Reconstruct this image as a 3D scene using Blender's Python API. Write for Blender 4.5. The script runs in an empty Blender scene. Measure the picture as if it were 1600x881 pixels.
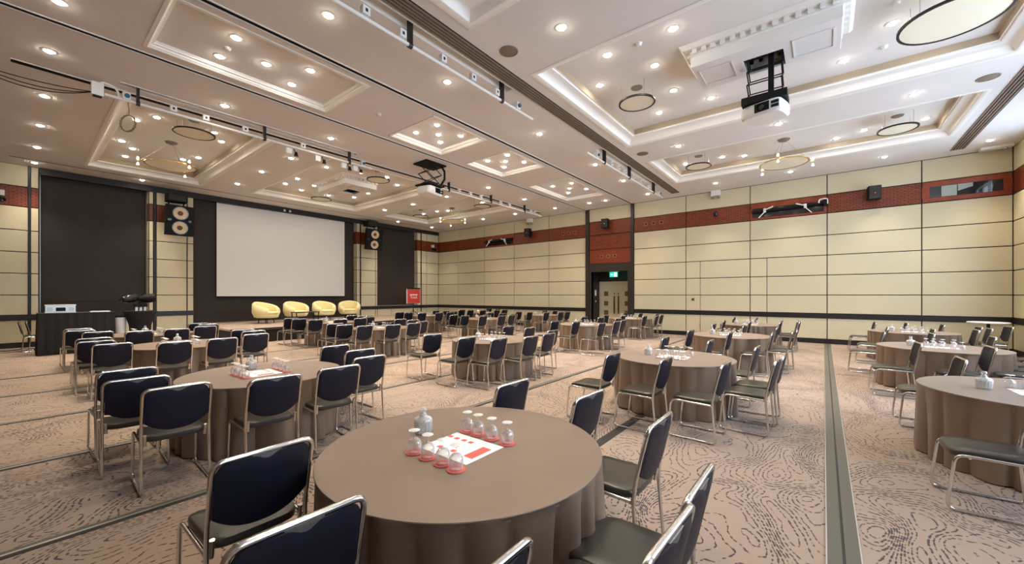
import bpy, bmesh, math, random
from mathutils import Vector, Matrix
random.seed(7)
PI = math.pi
sc = bpy.context.scene
COL = sc.collection

# ------------------------------------------------------------------ camera
F_PX, HORIZON = 612.0, 461.0            # focal length and horizon row in the 1600x881 frame
YAW = math.atan2(487, 612)
cam_d = bpy.data.cameras.new('camera')
cam_d.sensor_fit = 'HORIZONTAL'
cam_d.sensor_width = 36.0
cam_d.lens = F_PX / 1600 * 36
cam_d.shift_y = (HORIZON - 440.5) / 1600
cam_d.clip_start = 0.05
cam_d.clip_end = 200
cam = bpy.data.objects.new('camera', cam_d)
COL.objects.link(cam)
cam.location = (0, 0, 1.65)
cam.rotation_euler = (PI / 2, 0, YAW)
sc.camera = cam

# ------------------------------------------------------------------ world, daylight, exposure
world = bpy.data.worlds.new('overcast_sky')
sc.world = world
world.use_nodes = True
bg = world.node_tree.nodes['Background']
bg.inputs[0].default_value = (0.70, 0.82, 1.0, 1)
bg.inputs[1].default_value = 5.6
LAMP_W = 225.0
LAMP_COL = (1.0, 0.87, 0.69)
sc.view_settings.view_transform = 'Standard'
sc.view_settings.look = 'None'
sc.view_settings.exposure = 0.40
sc.view_settings.gamma = 1.0
sc.view_settings.use_curve_mapping = False
try:
    sc.cycles.use_denoising = True
    sc.cycles.max_bounces = 8
    sc.cycles.diffuse_bounces = 5
    sc.cycles.transparent_max_bounces = 16
    sc.cycles.sample_clamp_indirect = 6
    sc.cycles.caustics_reflective = False
    sc.cycles.caustics_refractive = False
    sc.cycles.use_light_tree = True
except Exception:
    pass

# room numbers (metres, camera standing at x=0 y=0)
XA, XC, YF, YB, ZC = -19.72, 4.09, -0.65, 17.05, 5.74
WINS = [(0.40, 2.99), (4.34, 11.31), (12.59, 15.35)]     # window bays of the two long walls
for (y0, y1) in WINS:                                      # daylight portals at the real window openings
    ld = bpy.data.lights.new('window_daylight', 'AREA')
    ld.shape = 'RECTANGLE'
    ld.size = y1 - y0
    ld.size_y = 4.4
    ld.cycles.is_portal = True
    lo = bpy.data.objects.new('window_daylight', ld)
    COL.objects.link(lo)
    lo.location = (XC + 0.34, (y0 + y1) / 2, 3.26)
    lo.rotation_euler = (PI / 2, 0, PI / 2)

# ------------------------------------------------------------------ materials
M = {}
def mat(name, col, rough=0.6, metal=0.0, spec=0.5, sheen=0.0, bump=None, var=None, emit=None, coat=0.0):
    m = bpy.data.materials.new(name)
    m.use_nodes = True
    nt = m.node_tree
    b = nt.nodes['Principled BSDF']
    b.inputs['Base Color'].default_value = (*col, 1)
    b.inputs['Roughness'].default_value = rough
    b.inputs['Metallic'].default_value = metal
    b.inputs['Specular IOR Level'].default_value = spec
    b.inputs['Sheen Weight'].default_value = sheen
    b.inputs['Coat Weight'].default_value = coat
    if emit:
        b.inputs['Emission Color'].default_value = (*emit[0], 1)
        b.inputs['Emission Strength'].default_value = emit[1]
    if bump or var:
        tc = nt.nodes.new('ShaderNodeTexCoord')
    if bump:                                             # (scale, strength)
        n = nt.nodes.new('ShaderNodeTexNoise')
        n.inputs['Scale'].default_value = bump[0]
        n.inputs['Detail'].default_value = 4
        nt.links.new(tc.outputs['Object'], n.inputs['Vector'])
        bp = nt.nodes.new('ShaderNodeBump')
        bp.inputs['Strength'].default_value = bump[1]
        bp.inputs['Distance'].default_value = 0.01
        nt.links.new(n.outputs['Fac'], bp.inputs['Height'])
        nt.links.new(bp.outputs['Normal'], b.inputs['Normal'])
    if var:                                              # (scale, amount): soft colour variation
        n = nt.nodes.new('ShaderNodeTexNoise')
        n.inputs['Scale'].default_value = var[0]
        n.inputs['Detail'].default_value = 5
        nt.links.new(tc.outputs['Object'], n.inputs['Vector'])
        r = nt.nodes.new('ShaderNodeMapRange')
        r.inputs['From Min'].default_value = 0.3
        r.inputs['From Max'].default_value = 0.7
        r.inputs['To Min'].default_value = 1 - var[1]
        r.inputs['To Max'].default_value = 1 + var[1]
        nt.links.new(n.outputs['Fac'], r.inputs['Value'])
        mx = nt.nodes.new('ShaderNodeVectorMath')
        mx.operation = 'SCALE'
        mx.inputs[0].default_value = col
        nt.links.new(r.outputs['Result'], mx.inputs['Scale'])
        nt.links.new(mx.outputs['Vector'], b.inputs['Base Color'])
    M[name] = m
    return m

mat('ceiling_paint', (0.75, 0.725, 0.71), 0.85, var=(0.7, 0.03))
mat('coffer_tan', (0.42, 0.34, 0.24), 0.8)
mat('moulding_paint', (0.88, 0.86, 0.82), 0.45)
mat('cream_panel', (0.62, 0.555, 0.385), 0.75, bump=(260, 0.12), var=(0.9, 0.03))
mat('fill_cut_brown', (0.12, 0.075, 0.045), 0.5, var=(2, 0.2))
mat('joint_dark', (0.009, 0.007, 0.0065), 0.6)
mat('dark_trim', (0.012, 0.010, 0.011), 0.45, bump=(60, 0.05))
mat('bronze_trim', (0.024, 0.020, 0.016), 0.4)
mat('blackout', (0.030, 0.023, 0.019), 0.85, bump=(180, 0.2), var=(0.8, 0.18))
mat('screen_white', (0.86, 0.87, 0.85), 0.8)
mat('screen_border', (0.035, 0.028, 0.024), 0.8)
mat('chrome', (0.78, 0.76, 0.73), 0.16, metal=1.0)
mat('handle_grey', (0.16, 0.155, 0.15), 0.3, metal=0.6)
mat('steel', (0.45, 0.44, 0.42), 0.35, metal=1.0)
mat('chair_fabric', (0.0065, 0.0062, 0.0145), 0.5, spec=0.3, bump=(420, 0.1))
mat('chair_seat', (0.036, 0.033, 0.024), 0.32, spec=0.6, bump=(90, 0.04))
mat('cloth', (0.190, 0.122, 0.076), 0.46, spec=0.95, sheen=0.12, bump=(300, 0.12), var=(3.0, 0.07))
mat('white_plastic', (0.80, 0.79, 0.76), 0.4)
mat('black_plastic', (0.009, 0.0085, 0.008), 0.65, spec=0.2)
mat('black_gloss', (0.010, 0.010, 0.011), 0.12)
mat('black_cloth', (0.012, 0.011, 0.012), 0.9)
mat('paper', (0.88, 0.88, 0.88), 0.6)
mat('red_print', (0.66, 0.12, 0.10), 0.5)
mat('red_sign', (0.50, 0.040, 0.028), 0.5)
mat('grille_brown', (0.22, 0.165, 0.125), 0.6)
mat('slot_dark', (0.03, 0.024, 0.02), 0.8)
mat('cone_cream', (0.66, 0.52, 0.34), 0.6)
mat('cone_cap', (0.10, 0.045, 0.03), 0.5)
mat('yellow_fabric', (0.82, 0.72, 0.38), 0.8, sheen=0.3, bump=(200, 0.1))
mat('teal_plastic', (0.01, 0.13, 0.20), 0.4)
mat('aluminium', (0.62, 0.62, 0.60), 0.35, metal=0.9)
mat('track_olive', (0.11, 0.105, 0.085), 0.55, metal=0.2)
mat('track_black', (0.02, 0.018, 0.016), 0.6)
mat('door_cream', (0.62, 0.56, 0.40), 0.55)
mat('door_glass', (0.20, 0.12, 0.035), 0.15)
mat('brass', (0.65, 0.46, 0.16), 0.3, metal=1.0)
mat('lamp_glow', (1, 1, 1), 0.5, emit=((1.0, 0.90, 0.74), 110.0))
mat('spot_glow', (1, 1, 1), 0.5, emit=((1.0, 0.84, 0.66), 14.0))
mat('reflector_disc', (0.88, 0.82, 0.66), 0.7)
mat('sign_green', (0.0, 0.35, 0.22), 0.4, emit=((0.0, 0.55, 0.36), 1.1))
mat('sign_white', (0.8, 0.9, 0.85), 0.4, emit=((0.75, 1.0, 0.9), 1.3))
mat('booth_glass', (0.02, 0.024, 0.026), 0.05, spec=0.8)
mat('booth_blind', (0.36, 0.42, 0.40), 0.6)  # shared by the blind and the reflection painted on the booth glass
mat('outer_ground', (0.3, 0.3, 0.28), 0.9)

def glass_mat(name, tint, refl, base=0.06, frost=0.0):
    m = bpy.data.materials.new(name)
    m.use_nodes = True
    nt = m.node_tree
    nt.nodes.remove(nt.nodes['Principled BSDF'])
    out = nt.nodes['Material Output']
    tr = nt.nodes.new('ShaderNodeBsdfTransparent')
    tr.inputs[0].default_value = (*tint, 1)
    gl = nt.nodes.new('ShaderNodeBsdfGlossy')
    gl.inputs['Roughness'].default_value = 0.06
    gl.inputs['Color'].default_value = (1, 1, 1, 1)
    lw = nt.nodes.new('ShaderNodeLayerWeight')
    lw.inputs['Blend'].default_value = refl
    ad = nt.nodes.new('ShaderNodeMath')
    ad.operation = 'ADD'
    ad.inputs[1].default_value = base
    ad.use_clamp = True
    nt.links.new(lw.outputs['Facing'], ad.inputs[0])
    df = nt.nodes.new('ShaderNodeBsdfDiffuse')
    df.inputs[0].default_value = (0.95, 0.96, 0.96, 1)
    sg = nt.nodes.new('ShaderNodeMixShader')
    sg.inputs[0].default_value = frost
    nt.links.new(gl.outputs[0], sg.inputs[1])
    nt.links.new(df.outputs[0], sg.inputs[2])
    mx = nt.nodes.new('ShaderNodeMixShader')
    nt.links.new(ad.outputs[0], mx.inputs[0])
    nt.links.new(tr.outputs[0], mx.inputs[1])
    nt.links.new(sg.outputs[0], mx.inputs[2])
    nt.links.new(mx.outputs[0], out.inputs[0])
    M[name] = m
glass_mat('drinking_glass', (0.97, 0.97, 0.97), 0.25, 0.06, 0.45)
glass_mat('goblet_foot', (0.95, 0.95, 0.95), 0.3, 0.42, 0.6)  # foot whitened: the light it catches is put into the glass colour
glass_mat('carafe_glass', (0.94, 0.95, 0.95), 0.35, 0.16, 0.6)
glass_mat('window_glass', (0.95, 0.97, 0.97), 0.10, 0.03)

def carpet():
    m = bpy.data.materials.new('carpet')
    m.use_nodes = True
    nt = m.node_tree
    N, L = nt.nodes, nt.links
    b = N['Principled BSDF']
    b.inputs['Roughness'].default_value = 0.95
    b.inputs['Specular IOR Level'].default_value = 0.15
    b.inputs['Sheen Weight'].default_value = 0.15
    tc = N.new('ShaderNodeTexCoord')
    mp = N.new('ShaderNodeMapping')
    mp.inputs['Scale'].default_value = (1.0, 0.62, 1.0)
    mp.inputs['Rotation'].default_value = (0, 0, 0.35)
    L.new(tc.outputs['Object'], mp.inputs['Vector'])
    def height(off):
        """woven contour relief sampled at a small offset (to get its slope)"""
        ad = N.new('ShaderNodeVectorMath'); ad.operation = 'ADD'
        ad.inputs[1].default_value = off
        L.new(mp.outputs['Vector'], ad.inputs[0])
        wob = N.new('ShaderNodeTexNoise')
        wob.inputs['Scale'].default_value = 6.0
        wob.inputs['Detail'].default_value = 1.0
        L.new(ad.outputs[0], wob.inputs['Vector'])
        big = N.new('ShaderNodeTexNoise')
        big.inputs['Scale'].default_value = 1.35
        big.inputs['Detail'].default_value = 1.2
        big.inputs['Roughness'].default_value = 0.35
        big.inputs['Distortion'].default_value = 0.6
        L.new(ad.outputs[0], big.inputs['Vector'])
        w = N.new('ShaderNodeMath'); w.operation = 'MULTIPLY_ADD'
        w.inputs[1].default_value = 0.045
        L.new(wob.outputs['Fac'], w.inputs[0]); L.new(big.outputs['Fac'], w.inputs[2])
        return w.outputs[0]
    def math2(op, p, q):
        n = N.new('ShaderNodeMath'); n.operation = op
        for i, v in enumerate((p, q)):
            if isinstance(v, (int, float)):
                n.inputs[i].default_value = v
            else:
                L.new(v, n.inputs[i])
        return n.outputs[0]
    KL, EPS = 40.0, 0.012
    h0, hx, hy = height((0, 0, 0)), height((EPS, 0, 0)), height((0, EPS, 0))
    gx = math2('DIVIDE', math2('SUBTRACT', hx, h0), EPS)
    gy = math2('DIVIDE', math2('SUBTRACT', hy, h0), EPS)
    g = math2('SQRT', math2('ADD', math2('MULTIPLY', gx, gx), math2('MULTIPLY', gy, gy)), 0)
    g = math2('MAXIMUM', math2('MULTIPLY', g, KL), 3.0)
    dist = math2('DIVIDE', math2('PINGPONG', math2('MULTIPLY', h0, KL), 0.5), g)      # metres to the nearest line
    dash = N.new('ShaderNodeTexNoise')
    dash.inputs['Scale'].default_value = 34.0
    dash.inputs['Detail'].default_value = 0.0
    L.new(tc.outputs['Object'], dash.inputs['Vector'])
    th = N.new('ShaderNodeMapRange')
    th.inputs['From Min'].default_value = 0.36; th.inputs['From Max'].default_value = 0.62
    th.inputs['To Min'].default_value = -0.0005; th.inputs['To Max'].default_value = 0.0062
    L.new(dash.outputs['Fac'], th.inputs['Value'])
    ln = N.new('ShaderNodeMapRange')
    ln.inputs['From Min'].default_value = -0.0012; ln.inputs['From Max'].default_value = 0.0012
    L.new(math2('SUBTRACT', th.outputs[0], dist), ln.inputs['Value'])
    pile = N.new('ShaderNodeTexNoise')
    pile.inputs['Scale'].default_value = 240.0
    pile.inputs['Detail'].default_value = 2.0
    L.new(tc.outputs['Object'], pile.inputs['Vector'])
    pr = N.new('ShaderNodeValToRGB')
    pr.color_ramp.elements[0].position = 0.3
    pr.color_ramp.elements[1].position = 0.7
    pr.color_ramp.elements[0].color = (0.255, 0.188, 0.142, 1)
    pr.color_ramp.elements[1].color = (0.385, 0.290, 0.228, 1)
    L.new(pile.outputs['Fac'], pr.inputs[0])
    mx = N.new('ShaderNodeMix'); mx.data_type = 'RGBA'
    mx.inputs['B'].default_value = (0.055, 0.040, 0.044, 1)
    L.new(ln.outputs[0], mx.inputs['Factor'])
    L.new(pr.outputs[0], mx.inputs['A'])
    L.new(mx.outputs['Result'], b.inputs['Base Color'])
    bp = N.new('ShaderNodeBump'); bp.inputs['Strength'].default_value = 0.25; bp.inputs['Distance'].default_value = 0.004
    L.new(pile.outputs['Fac'], bp.inputs['Height']); L.new(bp.outputs['Normal'], b.inputs['Normal'])
    M['carpet'] = m
carpet()

def mahogany():
    """red-brown perforated timber: tiny staggered slots (far too small to build)"""
    m = bpy.data.materials.new('mahogany')
    m.use_nodes = True
    nt = m.node_tree
    N, L = nt.nodes, nt.links
    b = N['Principled BSDF']
    b.inputs['Roughness'].default_value = 0.42
    tc = N.new('ShaderNodeTexCoord')
    sp = N.new('ShaderNodeSeparateXYZ')
    L.new(tc.outputs['Object'], sp.inputs[0])
    ad = N.new('ShaderNodeMath'); ad.operation = 'ADD'
    L.new(sp.outputs['X'], ad.inputs[0]); L.new(sp.outputs['Y'], ad.inputs[1])
    cb = N.new('ShaderNodeCombineXYZ')
    L.new(ad.outputs[0], cb.inputs['X']); L.new(sp.outputs['Z'], cb.inputs['Y'])
    br = N.new('ShaderNodeTexBrick')
    br.inputs['Scale'].default_value = 1.0
    br.inputs['Brick Width'].default_value = 0.16
    br.inputs['Row Height'].default_value = 0.05
    br.inputs['Mortar Size'].default_value = 0.009
    br.inputs['Color1'].default_value = (0.300, 0.052, 0.008, 1)
    br.inputs['Color2'].default_value = (0.205, 0.032, 0.005, 1)
    br.inputs['Mortar'].default_value = (0.035, 0.007, 0.004, 1)
    L.new(cb.outputs[0], br.inputs['Vector'])
    L.new(br.outputs['Color'], b.inputs['Base Color'])
    M['mahogany'] = m
    mat('vent_wood', (0.36, 0.13, 0.06), 0.5)
    mat('mahogany_plain', (0.25, 0.042, 0.010), 0.4, var=(6, 0.25))
mahogany()

# ------------------------------------------------------------------ mesh builder
class MB:
    def __init__(s):
        s.v, s.f = [], []
    def add(s, vs, fs):
        o = len(s.v)
        s.v += [tuple(p) for p in vs]
        s.f += [tuple(i + o for i in f) for f in fs]
        return s
    def box(s, x0, x1, y0, y1, z0, z1):
        return s.add([(x0,y0,z0),(x1,y0,z0),(x1,y1,z0),(x0,y1,z0),(x0,y0,z1),(x1,y0,z1),(x1,y1,z1),(x0,y1,z1)],
                     [(0,3,2,1),(4,5,6,7),(0,1,5,4),(1,2,6,5),(2,3,7,6),(3,0,4,7)])
    def bar(s, a, b, w, h=None):
        """square bar from a to b"""
        a, b = Vector(a), Vector(b)
        h = h or w
        d = (b - a).normalized()
        up = Vector((0,0,1)) if abs(d.z) < 0.95 else Vector((1,0,0))
        x = d.cross(up).normalized() * (w / 2)
        y = x.cross(d).normalized() * (h / 2)
        q = [a-x-y, a+x-y, a+x+y, a-x+y, b-x-y, b+x-y, b+x+y, b-x+y]
        return s.add(q, [(0,3,2,1),(4,5,6,7),(0,1,5,4),(1,2,6,5),(2,3,7,6),(3,0,4,7)])
    def tube(s, pts, r, n=8, cap=True):
        pts = [Vector(p) for p in pts]
        rings, up = [], None
        for i, p in enumerate(pts):
            d = ((pts[min(i+1, len(pts)-1)] - pts[max(i-1, 0)])).normalized()
            if up is None:
                up = Vector((0,0,1)) if abs(d.z) < 0.9 else Vector((1,0,0))
            x = d.cross(up)
            if x.length < 1e-5:
                x = d.cross(Vector((0.3,1,0.2)))
            x.normalize()
            y = x.cross(d).normalized()
            up = y
            rr = r[i] if isinstance(r, (list, tuple)) else r
            rings.append([p + (x*math.cos(2*PI*k/n) + y*math.sin(2*PI*k/n))*rr for k in range(n)])
        o = len(s.v)
        for rg in rings:
            s.v += [tuple(q) for q in rg]
        for i in range(len(rings)-1):
            for k in range(n):
                a, b = o+i*n+k, o+i*n+(k+1) % n
                s.f.append((a, b, b+n, a+n))
        if cap:
            s.f.append(tuple(o+k for k in reversed(range(n))))
            s.f.append(tuple(o+(len(rings)-1)*n+k for k in range(n)))
        return s
    def lathe(s, prof, n=20, c=(0,0,0), a0=0, a1=2*PI):
        full = abs(a1-a0-2*PI) < 1e-6
        m = n if full else n+1
        o = len(s.v)
        for (r, z) in prof:
            for k in range(m):
                t = a0+(a1-a0)*k/n
                s.v.append((c[0]+r*math.cos(t), c[1]+r*math.sin(t), c[2]+z))
        for i in range(len(prof)-1):
            for k in range(n):
                a, b = o+i*m+k, o+i*m+(k+1) % m
                s.f.append((a, b, b+m, a+m))
        return s
    def cyl(s, c, r, h, n=20, r2=None):
        r2 = r if r2 is None else r2
        return s.lathe([(0,0),(r,0),(r2,h),(0,h)], n, c)
    def prism(s, poly, z0, z1):
        n = len(poly)
        o = len(s.v)
        s.v += [(x,y,z0) for x,y in poly] + [(x,y,z1) for x,y in poly]
        s.f.append(tuple(o+k for k in reversed(range(n))))
        s.f.append(tuple(o+n+k for k in range(n)))
        for k in range(n):
            j = (k+1) % n
            s.f.append((o+k, o+j, o+n+j, o+n+k))
        return s
    def xform(s, mtx):
        s.v = [tuple(mtx @ Vector(p)) for p in s.v]
        return s
    def mesh(s, name, m, smooth=None):
        me = bpy.data.meshes.new(name)
        me.from_pydata(s.v, [], s.f)
        me.update()
        bm = bmesh.new(); bm.from_mesh(me)
        bmesh.ops.remove_doubles(bm, verts=bm.verts, dist=1e-6)
        bmesh.ops.recalc_face_normals(bm, faces=bm.faces)
        bm.to_mesh(me); bm.free()
        if m:
            me.materials.append(M[m])
        if smooth is not None:
            me.polygons.foreach_set('use_smooth', [True]*len(me.polygons))
            me.set_sharp_from_angle(angle=math.radians(smooth))
        return me
    def build(s, name, m, parent=None, smooth=None, loc=(0,0,0), rz=0):
        return link(name, s.mesh(name, m, smooth), parent, loc, rz)

def link(name, me, parent=None, loc=(0,0,0), rz=0):
    o = bpy.data.objects.new(name, me)
    COL.objects.link(o)
    o.location = loc
    o.rotation_euler = (0, 0, rz)
    if parent:
        o.parent = parent
    return o
def empty(name, loc=(0,0,0), rz=0):
    o = bpy.data.objects.new(name, None)
    o.empty_display_size = 0.2
    COL.objects.link(o)
    o.location = loc
    o.rotation_euler = (0, 0, rz)
    return o
def tag(o, label, cat, group=None, kind=None):
    o['label'] = label
    o['category'] = cat
    if group: o['group'] = group
    if kind: o['kind'] = kind
    return o
def struct(o):
    o['kind'] = 'structure'
    return o
def copy_tree(o, parent=None):
    c = o.copy()
    COL.objects.link(c)
    if parent:
        c.parent = parent
    for ch in list(o.children):
        copy_tree(ch, c)
    return c
def fillet(pts, r, n=5):
    pts = [Vector(p) for p in pts]
    out = [pts[0]]
    for i in range(1, len(pts)-1):
        p, a, b = pts[i], pts[i-1], pts[i+1]
        ra = r[i] if isinstance(r, dict) else r
        u, v = (a-p), (b-p)
        t = min(ra, u.length*0.49, v.length*0.49)
        A, B = p+u.normalized()*t, p+v.normalized()*t
        for k in range(n+1):
            s = k/n
            out.append(A*(1-s)**2 + p*2*s*(1-s) + B*s*s)
    out.append(pts[-1])
    return out
def text_mesh(txt, size, name, m, parent, mtx, depth=0.002):
    cu = bpy.data.curves.new(name, 'FONT')
    cu.body = txt
    cu.size = size
    cu.extrude = depth
    cu.align_x = 'CENTER'; cu.align_y = 'CENTER'
    tmp = bpy.data.objects.new(name, cu)
    COL.objects.link(tmp)
    bpy.context.view_layer.update()
    dg = bpy.context.evaluated_depsgraph_get()
    me = bpy.data.meshes.new_from_object(tmp.evaluated_get(dg))
    bpy.data.objects.remove(tmp)
    me.transform(mtx)
    me.materials.clear(); me.materials.append(M[m])
    return link(name, me, parent)

# ------------------------------------------------------------------ floor
fl = struct(MB().box(XA-0.8, XC+0.6, YF-0.3, YB+1.2, -0.2, 0).build('floor', 'carpet'))
TRK = [0.10, -1.96, -4.06, -6.08, -8.2, -10.4, -12.62]
for i, x in enumerate(TRK):
    t = struct(empty('trim_%d' % (i+1), (x, 0, 0)))
    if i == 0:
        MB().box(-0.082, -0.008, YF, YB-0.02, 0.0, 0.006).build('cover_strip', 'track_olive', t)
        MB().box(0.008, 0.082, YF, YB-0.02, 0.0, 0.006).build('cover_strip', 'track_olive', t)
        MB().box(-0.008, 0.008, YF, YB-0.02, 0.0, 0.003).build('slot', 'track_black', t)
        for s in (-1, 1):
            MB().box(s*0.086-0.004, s*0.086+0.004, YF, YB-0.02, 0.0, 0.007).build('edge_strip', 'aluminium', t)
    else:
        y1 = YB-0.02 if i < 6 else YB-0.02
        MB().box(-0.055, -0.012, YF, y1, 0.0, 0.005).build('cover_strip', 'track_black' if i in (1,) else 'track_olive', t)
        MB().box(0.012, 0.055, YF, y1, 0.0, 0.005).build('cover_strip', 'track_black', t)
        MB().box(-0.012, 0.012, YF, y1, 0.0, 0.006).build('centre_strip', 'track_black' if i == 1 else 'aluminium', t)

# ------------------------------------------------------------------ ceiling with coffers
COFF = {}
RX, LX, MX = (-4.20, 2.55), (-18.25, -11.50), (-8.68, -7.00)
for k, y in enumerate(((1.30, 4.25), (5.95, 10.45), (12.02, 14.90))):
    COFF['R%d' % k] = (*RX, *y, 'big')
    COFF['L%d' % k] = (LX[0] + (0.05, 0.35, 0.40)[k], LX[1], y[0]-(0, .12, .3)[k], y[1]-(0.05, .25, .25)[k], 'big')
for k, y in enumerate(((1.30, 4.23), (5.92, 7.62), (8.67, 10.36), (11.93, 14.75))):
    COFF['M%d' % k] = (*MX, *y, 'small')
SLOTS = [(-6.765, -6.675, YF, YB), (-9.045, -8.955, YF, YB), (-11.15, -10.98, -0.1, 16.2),
         (-5.03, -4.83, 1.2, 6.1), (-5.03, -4.83, 10.1, 15.0), (-10.74, -10.56, 1.2, 6.1)]
holes = [c[:4] for c in COFF.values()] + SLOTS
xs = sorted({XA-0.5, XC+0.5} | {h[0] for h in holes} | {h[1] for h in holes})
ys = sorted({YF-0.1, YB} | {h[2] for h in holes} | {h[3] for h in holes})
cm = MB()
for i in range(len(xs)-1):
    for j in range(len(ys)-1):
        cx, cy = (xs[i]+xs[i+1])/2, (ys[j]+ys[j+1])/2
        if any(h[0] < cx < h[1] and h[2] < cy < h[3] for h in holes):
            continue
        cm.add([(xs[i],ys[j],ZC),(xs[i],ys[j+1],ZC),(xs[i+1],ys[j+1],ZC),(xs[i+1],ys[j],ZC)], [(0,1,2,3)])
ceiling = cm.build('ceiling', 'ceiling_paint')
struct(ceiling)
struct(MB().box(XA-0.9, XC+0.6, YF-0.3, YB+1.2, 6.5, 6.6).build('ceiling_slab', 'ceiling_paint', ceiling))
def ring_sweep(rect, prof):
    """profile of (inset, z) swept round a rectangle with mitred corners"""
    x0, x1, y0, y1 = rect
    mb = MB()
    for (d, z) in prof:
        mb.v += [(x0+d,y0+d,z),(x1-d,y0+d,z),(x1-d,y1-d,z),(x0+d,y1-d,z)]
    for i in range(len(prof)-1):
        for k in range(4):
            a, b = i*4+k, i*4+(k+1) % 4
            mb.f.append((a, b, b+4, a+4))
    return mb
ZUP = 6.05
for nm, (x0, x1, y0, y1, sz) in COFF.items():
    if sz == 'big':
        prof = [(-0.07, ZC), (-0.07, ZC-0.010), (-0.02, ZC-0.016), (0.0, ZC-0.008), (0.03, ZC+0.0)]
        for q in range(7):                                   # hollow cove
            a = q/6*PI/2
            prof.append((0.04+0.17*(1-math.cos(a)), ZC+0.01+0.13*math.sin(a)))
        prof += [(0.225, ZC+0.15), (0.225, ZC+0.175), (0.26, ZC+0.18)]
        up, ins = ZUP, 0.26
    else:
        prof = [(-0.05, ZC), (-0.05, ZC-0.012), (0.0, ZC-0.016), (0.012, ZC), (0.035, ZC+0.012), (0.04, ZC+0.035), (0.07, ZC+0.045),
                (0.075, ZC+0.07), (0.085, ZC+0.075)]
        up, ins = ZC+0.10, 0.085
    o = ring_sweep((x0, x1, y0, y1), prof).build('coffer_moulding', 'moulding_paint', ceiling, smooth=35)
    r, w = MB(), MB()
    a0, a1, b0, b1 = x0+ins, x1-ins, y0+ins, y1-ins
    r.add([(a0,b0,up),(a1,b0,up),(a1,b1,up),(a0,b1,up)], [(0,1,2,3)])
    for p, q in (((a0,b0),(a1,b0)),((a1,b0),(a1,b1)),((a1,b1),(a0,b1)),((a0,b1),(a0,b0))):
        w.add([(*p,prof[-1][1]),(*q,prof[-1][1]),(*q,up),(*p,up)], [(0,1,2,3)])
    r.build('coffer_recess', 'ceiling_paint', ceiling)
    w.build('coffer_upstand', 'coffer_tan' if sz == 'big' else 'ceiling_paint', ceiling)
for i, (x0, x1, y0, y1) in enumerate(SLOTS):
    dark = i < 3
    b = MB()
    zt = ZC+0.16
    b.add([(x0,y0,ZC),(x1,y0,ZC),(x1,y1,ZC),(x0,y1,ZC),(x0,y0,zt),(x1,y0,zt),(x1,y1,zt),(x0,y1,zt)],
          [(4,5,6,7),(0,1,5,4),(1,2,6,5),(2,3,7,6),(3,0,4,7)])
    b.build('partition_track' if i < 2 else 'ceiling_slot', 'slot_dark' if dark else 'moulding_paint', ceiling)
    for s in ((-1, 1) if i < 2 else (1,)):
        xe = x0 if s < 0 else x1
        MB().box(min(xe, xe+s*0.022), max(xe, xe+s*0.022), y0, y1, ZC-0.012, ZC+0.001).build('track_edge', 'moulding_paint', ceiling)
# thin dark shadow gap of the ceiling in front of the stage wall
MB().box(-18.72, -18.68, -0.2, YB, ZC-0.006, ZC+0.001).build('shadow_gap', 'slot_dark', ceiling)

# linear air grilles
def air_grille(x0, x1, y0, y1, label):
    t = tag(empty('linear_air_grille', (0, 0, 0)), label, 'air grille', 'long slotted air grilles in the ceiling')
    MB().box(x0, x1, y0, y1, ZC-0.003, ZC-0.001).build('backing', 'slot_dark', t)
    n = 5
    w = (x1-x0)/n
    for k in range(n):
        MB().box(x0+k*w, x0+k*w+w*0.55, y0, y1, ZC-0.016, ZC-0.001).build('blade', 'grille_brown', t)
    return t
air_grille(-4.78, -4.48, -0.3, 16.35, 'long slotted air grille beside the right lighting bars')
air_grille(2.80, 3.08, 0.0, 16.4, 'long slotted air grille near the right wall of the room')

# ------------------------------------------------------------------ walls
ZR = [0.15, 0.87, 1.02, 1.65, 2.33, 3.01, 3.69, 4.43, 5.06, 5.74]
G = 0.026
def box_mesh(w, d, h, m):
    key = (round(w,3), round(d,3), round(h,3), m)
    if key not in box_mesh.c:
        e = min(0.006, w/4, h/4)
        mb = MB()
        mb.v = [(-w/2,0,-h/2),(w/2,0,-h/2),(w/2,0,h/2),(-w/2,0,h/2),
                (-w/2,-d+e,-h/2),(w/2,-d+e,-h/2),(w/2,-d+e,h/2),(-w/2,-d+e,h/2),
                (-w/2+e,-d,-h/2+e),(w/2-e,-d,-h/2+e),(w/2-e,-d,h/2-e),(-w/2+e,-d,h/2-e)]
        mb.f = [(0,1,5,4),(1,2,6,5),(2,3,7,6),(3,0,4,7),(4,5,9,8),(5,6,10,9),(6,7,11,10),(7,4,8,11),(8,9,10,11)]
        box_mesh.c[key] = mb.mesh('panel', m)
    return box_mesh.c[key]
box_mesh.c = {}
def panel(parent, wall, u0, u1, z0, z1, m='cream_panel', name='panel', depth=0.03, g=G, off=0.0):
    """wall: 'B' faces -y at y=YB, 'A' faces +x at x=XA, 'C' faces -x at x=XC"""
    w, h = (u1-u0)-g, (z1-z0)-g
    me = box_mesh(w, depth, h, m)
    uc, zc = (u0+u1)/2, (z0+z1)/2
    if wall == 'B':
        return link(name, me, parent, (uc, YB+0.03-off, zc), 0)
    if wall == 'A':
        return link(name, me, parent, (XA-0.03+off, uc, zc), PI/2)
    return link(name, me, parent, (XC+0.03-off, uc, zc), -PI/2)

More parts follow.
